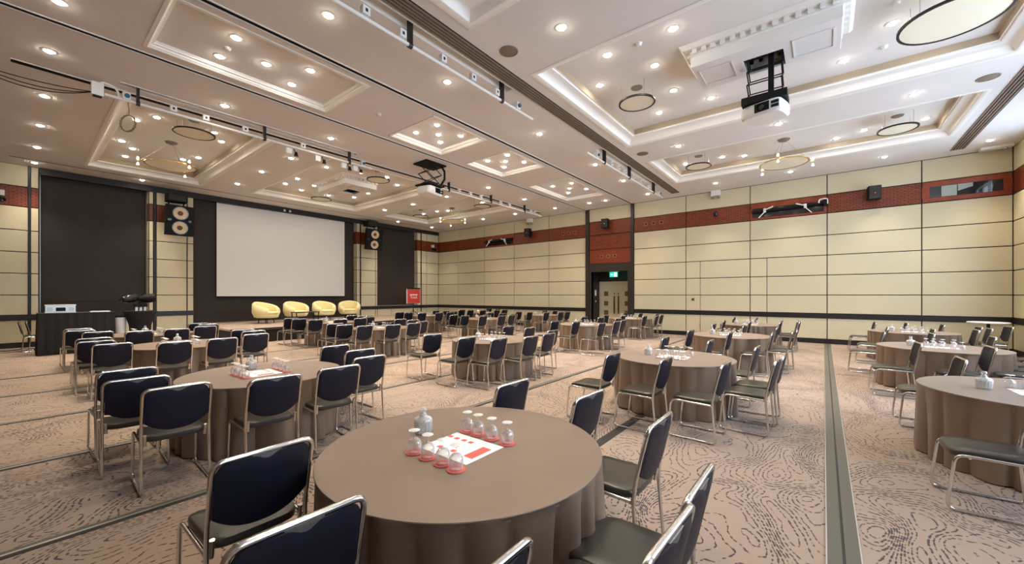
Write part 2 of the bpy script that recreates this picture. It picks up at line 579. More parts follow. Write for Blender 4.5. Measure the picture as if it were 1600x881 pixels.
# --- wall with the door
wb = MB()
wb.box(XA-0.5, -8.71, YB+0.03, YB+0.2, 0, 6.5)
wb.box(-6.90, XC+0.5, YB+0.03, YB+0.2, 0, 6.5)
wb.box(-8.71, -6.90, YB+0.03, YB+0.2, 2.75, 6.5)
wallB = struct(wb.build('wall_back', 'joint_dark'))
COLS = [-19.72, -17.87, -15.65, -13.41, -11.13, -9.0]
COLS2 = [-6.62, -4.43, -2.16, 0.09, 2.33, 4.09]
def spans():
    for c in (COLS, COLS2):
        for a, b in zip(c, c[1:]):
            yield a, b
NICHE = {(-15.65, -13.41): (-15.56, -13.50), (-2.16, 0.09): (-2.08, 0.0), (2.33, 4.09): (2.50, 3.92)}
for a, b in spans():
    for r in range(len(ZR)-1):
        z0, z1 = ZR[r], ZR[r+1]
        if r == 1:
            continue
        m = 'mahogany' if r == 7 else 'cream_panel'
        if r == 7 and (a, b) in NICHE:
            n0, n1 = NICHE[(a, b)]
            zb, zt = (4.50, 4.87) if a < 2 else (4.56, 4.91)
            panel(wallB, 'B', a, b, z0, zb+G, 'mahogany_plain', 'frame_rail')
            panel(wallB, 'B', a, b, zt-G, z1, 'mahogany_plain', 'frame_rail')
            panel(wallB, 'B', a, n0, zb, zt, 'mahogany_plain', 'frame_stile', g=0.004)
            panel(wallB, 'B', n1, b, zb, zt, 'mahogany_plain', 'frame_stile', g=0.004)
            MB().box(n0, n1, YB+0.022, YB+0.03, zb, zt).build('recess_back', 'black_gloss' if a < 2 else 'booth_glass', wallB)
            continue
        split = None
        if r in (0, 2, 3, 4):
            if (a, b) == (-4.43, -2.16): split = -3.89
            if (a, b) == (-2.16, 0.09): split = -1.63
        if split:
            panel(wallB, 'B', a, split+0.004, z0, z1, m)
            panel(wallB, 'B', split-0.004, b, z0, z1, m)
        else:
            panel(wallB, 'B', a, b, z0, z1, m)
# pale reflection painted onto the booth glass, with a blind beside it
MB().box(2.74, 3.05, YB+0.012, YB+0.02, 4.58, 4.89).build('booth_reflection_panel', 'booth_blind', wallB)
MB().add([(3.07,YB+0.015,4.70),(3.36,YB+0.015,4.79),(3.36,YB+0.015,4.90),(3.07,YB+0.015,4.90)], [(0,1,2,3)]).build('booth_blind', 'booth_blind', wallB)
# section over the door
for z0, z1, m in ((5.13, 5.74, 'cream_panel'), (4.48, 5.13, 'mahogany'), (3.80, 4.48, 'mahogany'), (3.12, 3.80, 'mahogany')):
    panel(wallB, 'B', -8.82, -6.75, z0, z1, m)
for x0, x1 in ((-9.0, -8.82), (-6.75, -6.62)):
    MB().box(x0, x1, YB-0.05, YB+0.03, 0, ZC).build('pier', 'bronze_trim', wallB)
MB().box(-8.82, -6.75, YB-0.03, YB+0.03, 2.75, 3.12).build('door_lintel', 'bronze_trim', wallB)
MB().box(-8.82, -8.71, YB-0.03, YB+0.03, 0, 2.75).build('door_jamb', 'bronze_trim', wallB)
MB().box(-6.90, -6.75, YB-0.03, YB+0.03, 0, 2.75).build('door_jamb', 'bronze_trim', wallB)
for a, b in ((-19.72, -9.0), (-6.62, 4.09)):
    MB().box(a, b, YB-0.025, YB+0.03, 0.875, 1.015).build('dado_rail', 'dark_trim', wallB)
    struct(MB().box(a, b, YB-0.02, YB+0.03, 0, 0.145).build('baseboard_back', 'dark_trim'))
for cx, cz in ((-9.95, 4.74), (-5.75, 4.76), (-7.85, 3.46)):          # groups of three square vents
    for k in (-1, 0, 1):
        v = MB().box(cx+k*0.33-0.075, cx+k*0.33+0.075, YB-0.006, YB+0.004, cz-0.075, cz+0.075).build('vent_frame', 'vent_wood', wallB)
        MB().box(cx+k*0.33-0.05, cx+k*0.33+0.05, YB-0.009, YB-0.005, cz-0.05, cz+0.05).build('vent_hole', 'joint_dark', v)
# door recess
YD = YB+0.82
rec = MB()
rec.box(-8.75, -8.71, YB+0.03, YD+0.1, 0, 2.80)
rec.box(-6.90, -6.86, YB+0.03, YD+0.1, 0, 2.80)
rec.box(-8.71, -6.90, YB+0.03, YD+0.1, 2.75, 2.80)
rec.box(-8.71, -6.90, YD, YD+0.1, 2.32, 2.75)
rec.box(-8.75, -6.86, YD+0.1, YD+0.14, 0, 2.8)
rec.build('door_reveal', 'dark_trim', wallB)
for i, (x0, x1, s) in enumerate(((-8.70, -7.815, 1), (-7.805, -6.91, -1))):
    d = struct(empty('door_%d' % (i+1), (0, 0, 0)))
    MB().box(x0, x1, YD+0.02, YD+0.07, 0.01, 2.31).build('leaf', 'door_cream', d)
    cx = (x0+x1)/2 - s*0.08
    for z in (0.35, 0.80, 1.25, 1.72):
        MB().box(cx-0.11, cx+0.11, YD+0.010, YD+0.02, z-0.11, z+0.11).build('vision_panel', 'door_glass', d)
    hx = (x1-0.10) if s > 0 else (x0+0.10)
    hp = MB().box(hx-0.035, hx+0.035, YD+0.012, YD+0.02, 0.75, 1.62).build('push_plate', 'door_glass', d)
    hb = MB().tube([(hx,YD-0.03,0.85),(hx,YD-0.03,1.45)], 0.016).build('pull_handle', 'black_plastic', d, smooth=40)
    for z in (0.9, 1.4):
        MB().tube([(hx,YD-0.03,z),(hx,YD+0.02,z)], 0.012).build('handle_post', 'steel', hb)
    MB().cyl((0,0,0), 0.035, 0.008, 14).xform(Matrix.Translation((hx, YD+0.016, 1.72)) @ Matrix.Rotation(PI/2, 4, 'X')).build('push_sign', 'teal_plastic', d)
# exit sign
ex = tag(empty('exit_sign', (-7.63, YB+0.12, 2.74)), 'green illuminated exit sign with arrow and running figure above the double door', 'exit sign')
MB().box(-0.19, 0.19, -0.02, 0.02, -0.25, -0.02).build('sign_box', 'sign_green', ex)
MB().box(-0.24, 0.24, -0.03, 0.03, -0.02, 0.0).build('mounting_plate', 'white_plastic', ex)
MB().add([(0.03,-0.022,-0.22),(0.16,-0.022,-0.22),(0.16,-0.022,-0.05),(0.03,-0.022,-0.05)], [(0,1,2,3)]).build('doorway_symbol', 'sign_white', ex)
run = MB()                                                           # running figure
run.xform(Matrix())
def flat(poly):
    n = len(poly)
    return [(x, -0.024, z) for x, z in poly], [tuple(range(n))]
for poly in ([(0.075,-0.10),(0.10,-0.10),(0.10,-0.075),(0.075,-0.075)], [(0.06,-0.105),(0.09,-0.11),(0.085,-0.16),(0.06,-0.155)],
             [(0.085,-0.15),(0.12,-0.19),(0.11,-0.20),(0.075,-0.165)], [(0.07,-0.15),(0.05,-0.20),(0.06,-0.205),(0.085,-0.16)]):
    run.add(*flat(poly))
run.build('running_figure', 'sign_green', ex)
MB().add([(-0.13,-0.022,-0.135),(-0.09,-0.022,-0.085),(-0.09,-0.022,-0.12),(-0.03,-0.022,-0.12),(-0.03,-0.022,-0.15),(-0.09,-0.022,-0.15),(-0.09,-0.022,-0.185)],
         [(0,1,2,3,4,5,6)]).build('arrow_symbol', 'sign_white', ex)
wn = tag(MB().box(-0.012, 0.0, -0.07, 0.07, 0, 0.28).build('door_notice', 'paper', None, None, (-8.698+0.012, YB+0.42, 1.62)),
         'small white notice on the dark side of the door recess', 'notice')
ca = tag(empty('fire_call_point', (-8.709, YB+0.42, 1.35)), 'small red fire call point below the white notice', 'alarm')
MB().box(0, 0.03, -0.05, 0.05, -0.05, 0.05).build('housing', 'red_sign', ca)
MB().box(0.03, 0.033, -0.03, 0.03, -0.03, 0.03).build('break_glass', 'paper', ca)

# --- stage wall
wa = MB()
wa.box(XA-0.6, XA-0.03, YF-0.1, 0.40, 0, 6.5)
wa.box(XA-0.6, XA-0.03, 2.99, 4.34, 0, 6.5)
wa.box(XA-0.6, XA-0.03, 11.31, 12.59, 0, 6.5)
wa.box(XA-0.6, XA-0.03, 15.35, YB+0.2, 0, 6.5)
wa.box(XA-0.6, XA-0.03, 0.40, 2.99, 0, 1.0)
wa.box(XA-0.6, XA-0.03, 12.59, 15.35, 0, 1.0)
wa.box(XA-0.6, XA-0.45, 0.40, 15.35, 0, 6.5)
wallA = struct(wa.build('wall_left', 'joint_dark'))
acols = [(-0.65, 0.17), (0.21, 0.38), (3.00, 3.13), (3.21, 4.12), (4.13, 4.33), (11.32, 11.52), (11.56, 12.46), (12.47, 12.58),
         (15.36, 15.62), (15.66, 16.08), (16.10, 17.04)]
acols = [c for c in acols if c != (16.10, 17.04)] + [(16.08, 17.05)]
for a, b in acols:
    for r in range(len(ZR)-1):
        if r == 1:
            continue
        panel(wallA, 'A', a, b, ZR[r], ZR[r+1], 'mahogany' if r == 7 else 'cream_panel')
for a, b in ((0.40, 1.26), (1.26, 2.12), (2.12, 2.99), (12.59, 13.5), (13.5, 14.4), (14.4, 15.35)):
    panel(wallA, 'A', a, b, 0.15, 0.87)
for a, b in ((YF, 4.34), (11.31, YB)):
    MB().box(XA-0.03, XA+0.03, a, b, 0.875, 1.015).build('dado_rail', 'dark_trim', wallA)
    struct(MB().box(XA-0.03, XA+0.025, a, b, 0, 0.145).build('baseboard_left', 'dark_trim'))
for y in (0.19, 3.17, 11.54, 15.64):
    MB().box(XA-0.03, XA+0.035, y-0.02, y+0.02, 0, ZC).build('vertical_trim', 'dark_trim', wallA)
MB().box(XA-0.03, XA+0.05, 0.40, YB, 5.52, ZC).build('pelmet', 'joint_dark', wallA)
for i, (y0, y1) in enumerate(WINS):
    zb = 1.02 if i != 1 else 0.45
    bl = tag(empty('blackout_blind', (XA-0.33, (y0+y1)/2, zb)),
             ('dark brown blackout blind behind the tech desk', 'wide dark blackout backdrop behind the white projection screen',
              'dark blackout blind beside the red easel sign')[i], 'blind', 'blackout blinds on the stage wall')
    h = (y1-y0)/2
    MB().box(-0.02, 0.02, -h+0.01, h-0.01, 0.03, 5.60-zb).build('blind_fabric', 'blackout' if i != 1 else 'screen_border', bl)
    MB().box(-0.03, 0.04, -h+0.01, h-0.01, 0.0, 0.04).build('bottom_bar', 'aluminium' if i == 2 else 'dark_trim', bl)
    MB().box(-0.005, 0.03, -h+0.01, h-0.01, 0.42, 0.44).build('hem_seam', 'blackout', bl)
    for s in (-1, 1):
        MB().box(-0.03, 0.05, s*h-0.02*(s > 0)-0.0, s*h+0.02*(s < 0), 0, 5.60-zb).build('side_channel', 'steel' if i != 1 else 'dark_trim', bl)
for y in (2.99, 11.31, 15.35):                                        # light reveal panels of the bays
    for r in range(2, len(ZR)-1):
        w = 0.30
        me = box_mesh(w-G, 0.012, ZR[r+1]-ZR[r]-G, 'mahogany' if r == 7 else 'cream_panel')
        link('reveal_panel', me, wallA, (XA-0.03-w/2, y, (ZR[r]+ZR[r+1])/2), 0)

# --- projection screen
scn = tag(empty('projection_screen', (XA-0.20, 7.94, 1.6)), 'large white projection screen on the stage wall', 'projector screen')
hw = 2.80
MB().box(-0.005, 0.005, -hw, hw, 0.0, 3.93).build('screen_surface', 'screen_white', scn)
MB().tube([(0, -hw, -0.02), (0, hw, -0.02)], 0.025).build('weight_bar', 'black_plastic', scn, smooth=40)
MB().box(-0.06, 0.06, -hw-0.1, hw+0.1, 3.93, 4.08).build('roller_case', 'black_plastic', scn)
for k in (0, 1):
    c = tag(empty('stage_spot_lamp', (XA+0.12, 7.66+k*0.24, 5.60)), 'small white lamp on the pelmet above the screen, %s one' % ('left', 'right')[k], 'lamp')
    MB().lathe([(0,0.03),(0.03,0.03),(0.055,-0.05),(0.05,-0.06),(0,-0.05)], 14).build('shade', 'white_plastic', c, smooth=40)
    MB().box(-0.08, 0.0, -0.015, 0.015, 0.0, 0.05).build('bracket', 'steel', c)

# --- right wall with the daylight windows (mostly outside the picture)
wc = MB()
ed = [YF-0.1, 0.40, 2.99, 4.34, 11.31, 12.59, 15.35, YB+0.2]
for k in range(0, 8, 2):
    wc.box(XC+0.03, XC+0.4, ed[k], ed[k+1], 0, 6.5)
for (y0, y1) in WINS:
    wc.box(XC+0.03, XC+0.4, y0, y1, 0, 1.02)
    wc.box(XC+0.03, XC+0.4, y0, y1, 5.5, 6.5)
wallC = struct(wc.build('wall_right', 'joint_dark'))
for a, b in ((2.99, 4.34), (11.31, 12.59), (15.35, 16.2), (16.2, 17.05), (YF, 0.40)):
    for r in range(len(ZR)-1):
        if r != 1:
            panel(wallC, 'C', a, b, ZR[r], ZR[r+1], 'mahogany' if r == 7 else 'cream_panel')
MB().box(XC-0.03, XC+0.03, YF, YB, 0.875, 1.015).build('dado_rail', 'dark_trim', wallC)
struct(MB().box(XC-0.025, XC+0.03, YF, YB, 0, 0.145).build('baseboard_right', 'dark_trim'))
for i, (y0, y1) in enumerate(WINS):
    panel(wallC, 'C', y0, y1, 0.15, 0.87)
    w = struct(empty('window_%d' % (i+1), (XC+0.25, (y0+y1)/2, 1.02)))
    h = (y1-y0)/2
    n = max(2, round((y1-y0)/1.3))
    for k in range(n+1):
        y = -h + 2*h*k/n
        MB().box(-0.03, 0.03, y-0.03, y+0.03, 0, 4.48).build('mullion', 'white_plastic', w)
    for z in (0.03, 3.2, 4.45):
        MB().box(-0.03, 0.03, -h, h, z-0.03, z+0.03).build('transom', 'white_plastic', w)
    for k in range(n):
        ya, yb = -h+2*h*k/n+0.03, -h+2*h*(k+1)/n-0.03
        MB().add([(0,ya,0.06),(0,yb,0.06),(0,yb,4.42),(0,ya,4.42)], [(0,1,2,3)]).build('pane', 'window_glass', w)
wf = struct(MB().box(XA-0.5, XC+0.5, YF-0.15, YF, 0, 6.5).build('wall_front', 'fill_cut_brown'))  # wall out of view; dark brown chosen to cut its bounced fill light

# ------------------------------------------------------------------ stage
stg = struct(MB().box(XA-0.4, -15.40, 4.34, 14.95, 0.44, 0.50).build('stage', 'carpet'))
MB().box(XA-0.0, -15.43, 4.36, 14.93, 0.0, 0.44).build('stage_skirt', 'black_cloth', stg)
MB().box(-15.41, -15.385, 4.34, 14.95, 0.46, 0.503).build('stage_nosing', 'dark_trim', stg)

# ------------------------------------------------------------------ downlights
def pz(x, y, z):
    """pixel of the photograph to the point at height z that it shows"""
    k = (x-800)/F_PX
    d = F_PX*(1.65-z)/(y-HORIZON)
    f, r = (-math.sin(YAW), math.cos(YAW)), (math.cos(YAW), math.sin(YAW))
    return d*(f[0]+k*r[0]), d*(f[1]+k*r[1])
DL = [(92,3),(77,80),(70,150),(63,196),(58,230),(54,254),(369,59),(343,88),(351,165),(213,187),(245,183),(335,207),(346,221),(190,220),(207,232),
 (196,244),(286,249),(310,246),(222,281),(371,287),(513,24),(416,100),(485,110),(456,132),(699,128),(517,216),(650,207),(683,195),(685,210),
 (720,212),(688,222),(455,247),(510,261),(409,268),(465,279),(446,287),(471,297),(491,290),(514,305),(553,308),(575,302),(605,277),(621,289),
 (649,280),(601,328),(645,319),(698,307),(622,346),(675,355),(662,334),(683,330),(700,329),(755,342),(763,293),(819,311),(867,325),(843,209),
 (930,257),(974,282),(762,251),(793,242),(790,252),(819,253),(788,261),(864,291),(893,286),(890,294),(916,295),(888,301),(921,317),(946,313),
 (805,334),(754,316),(877,43),(1051,45),(949,86),(1023,102),(937,133),(1052,141),(1030,176),(1111,153),(1395,36),(1458,57),(1318,95),
 (1429,147),(1446,185),(1350,203),(1307,216),(1217,193),(1547,219),(1060,228),(1071,256),(1129,245),(1163,243),(1118,286),(1235,268),
 (1012,303),(1382,245)]
def inside(c, x, y, d=0.25):
    return c[0]+d < x < c[1]-d and c[2]+d < y < c[3]-d
ZONE = {'R0':'near right', 'R1':'large right', 'R2':'far right', 'L0':'near left', 'L1':'large left', 'L2':'far left',
        'M0':'long narrow middle', 'M1':'first square middle', 'M2':'second square middle', 'M3':'last middle'}
ring_me = MB().lathe([(0.062,0.002),(0.066,-0.008),(0.090,-0.006),(0.094,0.0),(0.062,0.002)], 18).mesh('downlight', 'white_plastic', 40)
lens_me = MB().lathe([(0.0,-0.030),(0.025,-0.027),(0.045,-0.018),(0.058,-0.006),(0.060,0.0)], 18).mesh('lens', 'lamp_glow', 60)
sp_d = bpy.data.lights.new('downlight_beam', 'SPOT')
sp_d.energy = LAMP_W
sp_d.color = LAMP_COL
sp_d.spot_size = math.radians(86)
sp_d.spot_blend = 1.0
sp_d.shadow_soft_size = 0.06
def downlight(x, y, z, zone, fixed=None):
    o = link('downlight', ring_me, None, (x, y, z))
    if zone:
        tag(o, 'round downlight inside the %s ceiling coffer' % ZONE[zone], 'downlight', 'downlights in the %s coffer' % ZONE[zone])
    else:
        strip = ('on the flat ceiling left of the left lighting bar' if x < -11 else 'on the ceiling strip between left bar and middle coffers' if x < -9 else
                 'at the end of the middle coffer row' if x < -6.7 else
                 'on the ceiling strip beside the right lighting bars' if x < -4.6 else 'on the flat ceiling around the right coffers')
        tag(o, 'round downlight %s' % strip, 'downlight', 'downlights ' + strip)
    link('lens', lens_me, o)
    l = bpy.data.objects.new('downlight_beam', sp_d)
    COL.objects.link(l)
    l.parent = o
    l.location = (0, 0, -0.045)
    return o
ORD = ['first','second','third','fourth','fifth','sixth','seventh','eighth','ninth','tenth','eleventh','twelfth','thirteenth','fourteenth','fifteenth','sixteenth','seventeenth','eighteenth','nineteenth','twentieth']
LAMPS = []
for (px, py) in sorted(DL):
    x, y = pz(px, py, ZC)
    z, zn = ZC, None
    for nm, c in COFF.items():
        zz = ZUP if c[4] == 'big' else ZC+0.10
        X, Y = pz(px, py, zz)
        if inside(c, X, Y, 0.27 if c[4] == 'big' else 0.15):
            x, y, z, zn = X, Y, zz, nm
    if x < XA+0.15 or x > XC-0.1 or y > YB-0.1:
        x, y = max(x, XA+0.4), min(y, YB-0.25)
    LAMPS.append(downlight(x, y, z, zn))
count = {}
for o in LAMPS:
    g = o['group']
    count[g] = count.get(g, 0)+1
    o['label'] = o['label']+', %s from the left' % ORD[count[g]-1]
for (x, y) in ((-1.0, 2.2), (1.0, 2.2), (-2.6, 1.8), (-2.6, 3.6)):     # the near coffer overhead, out of frame
    downlight(x, y, ZUP, 'R0')

# ------------------------------------------------------------------ things on the ceiling
def lathe_mesh(prof, n, name, m, sm=40):
    return MB().lathe(prof, n).mesh(name, m, sm)
for (px, py, lab) in ((795,80,'near the top middle'), (1004,240,'between the two right coffers'), (1544,121,'right of the large coffer')):
    x, y = pz(px, py, ZC)
    t = tag(empty('ceiling_speaker', (x, y, ZC)), 'round brown ceiling loudspeaker grille ' + lab, 'ceiling speaker')
    MB().lathe([(0,-0.012),(0.12,-0.011),(0.135,-0.006)], 24).build('grille', 'grille_brown', t, smooth=50)
    MB().lathe([(0.133,-0.005),(0.14,-0.014),(0.155,-0.010),(0.158,0)], 24).build('rim', 'grille_brown', t, smooth=40)
for (px, py, zz, lab) in ((355,75,ZC+0.10,'in the long narrow middle coffer'), (592,178,ZC,'beside the left partition track'), (998,68,ZUP,'above the large right coffer'),
                          (1381,73,ZUP,'in the large right coffer'), (1400,3,ZUP,'at the top edge near the big disc')):
    x, y = pz(px, py, zz)
    t = tag(empty('smoke_detector', (x, y, zz)), 'small white smoke detector ' + lab, 'smoke detector')
    MB().lathe([(0,-0.045),(0.03,-0.045),(0.045,-0.03),(0.05,-0.012)], 16).build('sensor_head', 'white_plastic', t, smooth=35)
    MB().lathe([(0.0,-0.012),(0.055,-0.012),(0.06,0)], 16).build('base', 'white_plastic', t, smooth=35)

def disc_lamp(x, y, z, r, label):
    t = tag(empty('reflector_disc', (x, y, ZUP)), label, 'pendant disc', 'suspended reflector discs')
    h = z-ZUP
    MB().lathe([(0,h+0.012),(r-0.02,h+0.012),(r-0.02,h-0.004),(0,h-0.012)], 40).build('disc', 'reflector_disc', t, smooth=30)
    MB().lathe([(r-0.02,h-0.014),(r+0.012,h-0.012),(r+0.012,h+0.018),(r-0.02,h+0.016)], 40).build('rim', 'dark_trim', t, smooth=30)
    MB().lathe([(0,-0.02),(0.11,-0.018),(0.12,0)], 20).build('uplight_plate', 'grille_brown', t, smooth=40)
    for k in range(4):
        a = PI/4+k*PI/2
        MB().tube([(r*0.95*math.cos(a), r*0.95*math.sin(a), h), (r*0.95*math.cos(a), r*0.95*math.sin(a), 0)], 0.004, 5).build('suspension_wire', 'steel', t)
    return t
disc_lamp(-3.1, 8.15, 5.72, 0.36, 'round suspended disc in the left half of the large right coffer')
disc_lamp(1.42, 8.15, 5.52, 0.56, 'large round suspended disc at the top right edge of picture')
disc_lamp(1.42, 13.42, 5.72, 0.37, 'round suspended disc at the right end of the far right coffer')
disc_lamp(-3.1, 13.38, 5.72, 0.36, 'round suspended disc at the left end of the far right coffer')
disc_lamp(-12.42, 2.74, 5.72, 0.42, 'round suspended disc in the near left coffer')
disc_lamp(-12.33, 7.9, 5.72, 0.38, 'round suspended disc beside the left dentil box')
disc_lamp(-16.67, 7.96, 5.72, 0.38, 'round suspended disc far behind the left dentil box')
disc_lamp(-12.23, 13.2, 5.72, 0.38, 'round suspended disc in the far left coffer near the bar')
disc_lamp(-16.3, 12.9, 5.72, 0.38, 'round suspended disc in the far left coffer near the stage')

def chandelier(x, y, label):
    t = tag(empty('ring_chandelier', (x, y, ZUP)), label, 'chandelier', 'ring chandeliers with bare spots')
    h, r = -0.68, 0.58
    MB().lathe([(0,h+0.01),(r-0.02,h+0.01),(r-0.02,h-0.004),(0,h-0.01)], 40).build('disc', 'reflector_disc', t, smooth=30)
    MB().lathe([(r-0.02,h-0.012),(r+0.012,h-0.010),(r+0.012,h+0.014),(r-0.02,h+0.012)], 40).build('rim', 'brass', t, smooth=30)
    MB().lathe([(0,-0.06),(0.07,-0.06),(0.13,-0.035),(0.15,0)], 18).build('canopy', 'grille_brown', t, smooth=40)
    for k in range(3):
        a = k*2*PI/3+0.4
        p = (0.66*math.cos(a), 0.66*math.sin(a))
        MB().tube([(0.05*math.cos(a), 0.05*math.sin(a), -0.05), (*p, h)], 0.004, 5).build('suspension_wire', 'steel', t)
        arm = MB().tube([(p[0]*0.87, p[1]*0.87, h), (p[0]*1.12, p[1]*1.12, h)], 0.010, 6).build('lamp_arm', 'brass', t)
        for dz in (0.06, -0.10):
            g = MB().lathe([(0,0.04),(0.014,0.04),(0.030,-0.02),(0,-0.03)], 10, (p[0]*1.06, p[1]*1.06, h+dz)).build('spot_bulb', 'spot_glow', arm, smooth=50)
        MB().tube([(p[0]*1.06, p[1]*1.06, h-0.08), (p[0]*1.06, p[1]*1.06, h+0.10)], 0.006, 5).build('stem', 'brass', arm)
    return t
chandelier(-0.88, 13.45, 'ring chandelier with small bare spots in the far right coffer')
chandelier(-14.71, 2.72, 'ring chandelier with small bare spots in the near left coffer')
chandelier(-14.69, 13.6, 'ring chandelier with small bare spots in the far left coffer')

def dentil_box(cx, cy, w, d, zb, label):
    t = tag(empty('dentil_ceiling_box', (cx, cy, ZUP)), label, 'ceiling box', 'dentil moulded boxes in the large coffers')
    x, y, h = w/2, d/2, zb-ZUP
    b = MB()                                                  # box sides and underside with a square opening
    ox0, ox1, oy0, oy1 = (-0.28, 0.30, -0.12, 0.42)
    for q in ((-x, ox0, -y, y), (ox1, x, -y, y), (ox0, ox1, -y, oy0), (ox0, ox1, oy1, y)):
        b.box(*q, h, h+0.05)
    b.build('underside', 'ceiling_paint', t)
    ring_sweep((-x, x, -y, y), [(0.0, h), (-0.005, h+0.01), (-0.005, h+0.17), (-0.03, h+0.18), (-0.03, h+0.20), (-0.015, h+0.20), (-0.015, h+0.27),
                                (-0.11, h+0.275), (-0.16, h+0.33), (-0.16, 0.0)]).build('cornice', 'moulding_paint', t, smooth=30)
    n = int(w/0.14)
    for k in range(n):
        u = -x+(k+0.5)*w/n
        for s in (-1, 1):
            MB().box(u-0.035, u+0.035, min(s*(y+0.015), s*(y+0.085)), max(s*(y+0.015), s*(y+0.085)), h+0.205, h+0.272).build('dentil', 'moulding_paint', t)
    n = int(d/0.14)
    for k in range(n):
        u = -y+(k+0.5)*d/n
        for s in (-1, 1):
            MB().box(min(s*(x+0.015), s*(x+0.085)), max(s*(x+0.015), s*(x+0.085)), u-0.035, u+0.035, h+0.205, h+0.272).build('dentil', 'moulding_paint', t)
    for s in (-1, 1):
        ring_sweep((min(s*0.42, s*(x-0.08)), max(s*0.42, s*(x-0.08)), -0.28, 0.30), [(0,h+0.002),(0,h-0.012),(0.02,h-0.012),(0.02,h+0.002)]).build('panel_bead', 'ceiling_paint', t)
    MB().box(ox0, ox1, oy0, oy1, h+0.28, h+0.30).build('shaft_top', 'grille_brown', t)
    return t
dentil_box(-0.82, 7.93, 2.07, 0.95, 5.70, 'white dentil box in the large right coffer above the projector')
dentil_box(-14.55, 7.95, 2.07, 1.25, 5.71, 'white dentil box in the large left coffer')

# projector on scissor lift, right
def scissor(t, x0, x1, y0, y1, z0, z1, n, m, r=0.010):
    for x in (x0, x1):
        for k in range(n):
            za, zb = z0+(z1-z0)*k/n, z0+(z1-z0)*(k+1)/n
            MB().bar((x, y0, za), (x, y1, zb), 0.018).build('scissor_arm', m, t)
            MB().bar((x, y1, za), (x, y0, zb), 0.018).build('scissor_arm', m, t)
    for k in range(n+1):
        z = z0+(z1-z0)*k/n
        for y in (y0, y1):
            MB().tube([(x0, y, z), (x1, y, z)], r, 6).build('cross_rod', m, t)
pr = tag(empty('projector_lift', (-0.80, 7.98, 5.98)), 'black scissor lift hanging from the right dentil box', 'projector lift')
scissor(pr, -0.25, 0.25, -0.07, 0.33, -0.90, 0.0, 4, 'black_plastic')
MB().box(0.05, 0.13, 0.05, 0.15, -0.92, -0.02).build('power_column', 'black_plastic', pr)
MB().box(-0.33, 0.33, -0.12, 0.38, -1.02, -0.90).build('cradle', 'black_plastic', pr)
def projector(loc, rz, s, label):
    t = tag(empty('projector', loc, rz), label, 'projector', 'ceiling projectors')
    w, d, h = 0.56*s, 0.44*s, 0.19*s
    b = MB()
    out = []
    for i in range(28):
        a = 2*PI*i/28
        c, q = math.cos(a), math.sin(a)
        out.append((w/2*math.copysign(abs(c)**0.35, c), d/2*math.copysign(abs(q)**0.35, q)))
    b.v = []
    lev = [(0.90, 0), (1.0, 0.03*s), (1.0, h*0.75), (0.93, h)]
    for sc_, z in lev:
        b.v += [(x*sc_, y*sc_, z) for x, y in out]
    n = len(out)
    for i in range(3):
        for k in range(n):
            b.f.append((i*n+k, i*n+(k+1) % n, (i+1)*n+(k+1) % n, (i+1)*n+k))
    b.f += [tuple(reversed(range(n))), tuple(3*n+k for k in range(n))]
    b.build('body', 'white_plastic', t, smooth=40)
    f = -d/2
    MB().box(-0.06*s, 0.13*s, f-0.012*s, f+0.02, 0.045*s, 0.17*s).build('lens_bezel', 'black_plastic', t)
    MB().lathe([(0,0.0),(0.040*s,0.0),(0.052*s,0.03*s),(0.052*s,0.0)], 20).xform(Matrix.Translation((0.035*s, f-0.014*s, 0.105*s)) @ Matrix.Rotation(PI/2, 4, 'X')).build('lens', 'black_gloss', t, smooth=40)
    for k in (0, 1):
        MB().box(0.155*s, 0.25*s, f-0.004, f+0.02, 0.055*s+k*0.055*s, 0.095*s+k*0.055*s).build('vent', 'black_plastic', t)
    MB().box(-0.10*s, 0.10*s, -0.08*s, 0.08*s, h, h+0.05).build('mount_plate', 'black_plastic', t)
    return t
projector((-0.80, 8.10, 4.72), -0.25, 1.15, 'white projector hanging on the black lift from the right coffer')
pl = tag(empty('projector_lift', (-9.65, 8.0, 5.76)), 'black scissor lift hanging beside the left partition track', 'projector lift')
scissor(pl, -0.22, 0.22, -0.28, 0.28, -0.68, 0.0, 2, 'black_plastic', 0.014)
MB().box(-0.32, 0.32, -0.40, 0.40, -0.06, -0.022).build('ceiling_plate', 'black_plastic', pl)
MB().box(-0.30, 0.30, -0.34, 0.34, -0.72, -0.68).build('tray', 'black_plastic', pl)
MB().tube([(0.2, 0.25, 0.0), (0.25, 0.38, -0.2), (0.25, 0.38, -0.45), (0.2, 0.25, -0.68)], 0.035, 8).build('cable_hose', 'black_plastic', pl, smooth=50)
projector((-9.65, 8.0, 4.76), PI/2+0.2, 1.25, 'grey-white projector hanging on the black lift over the left seats')

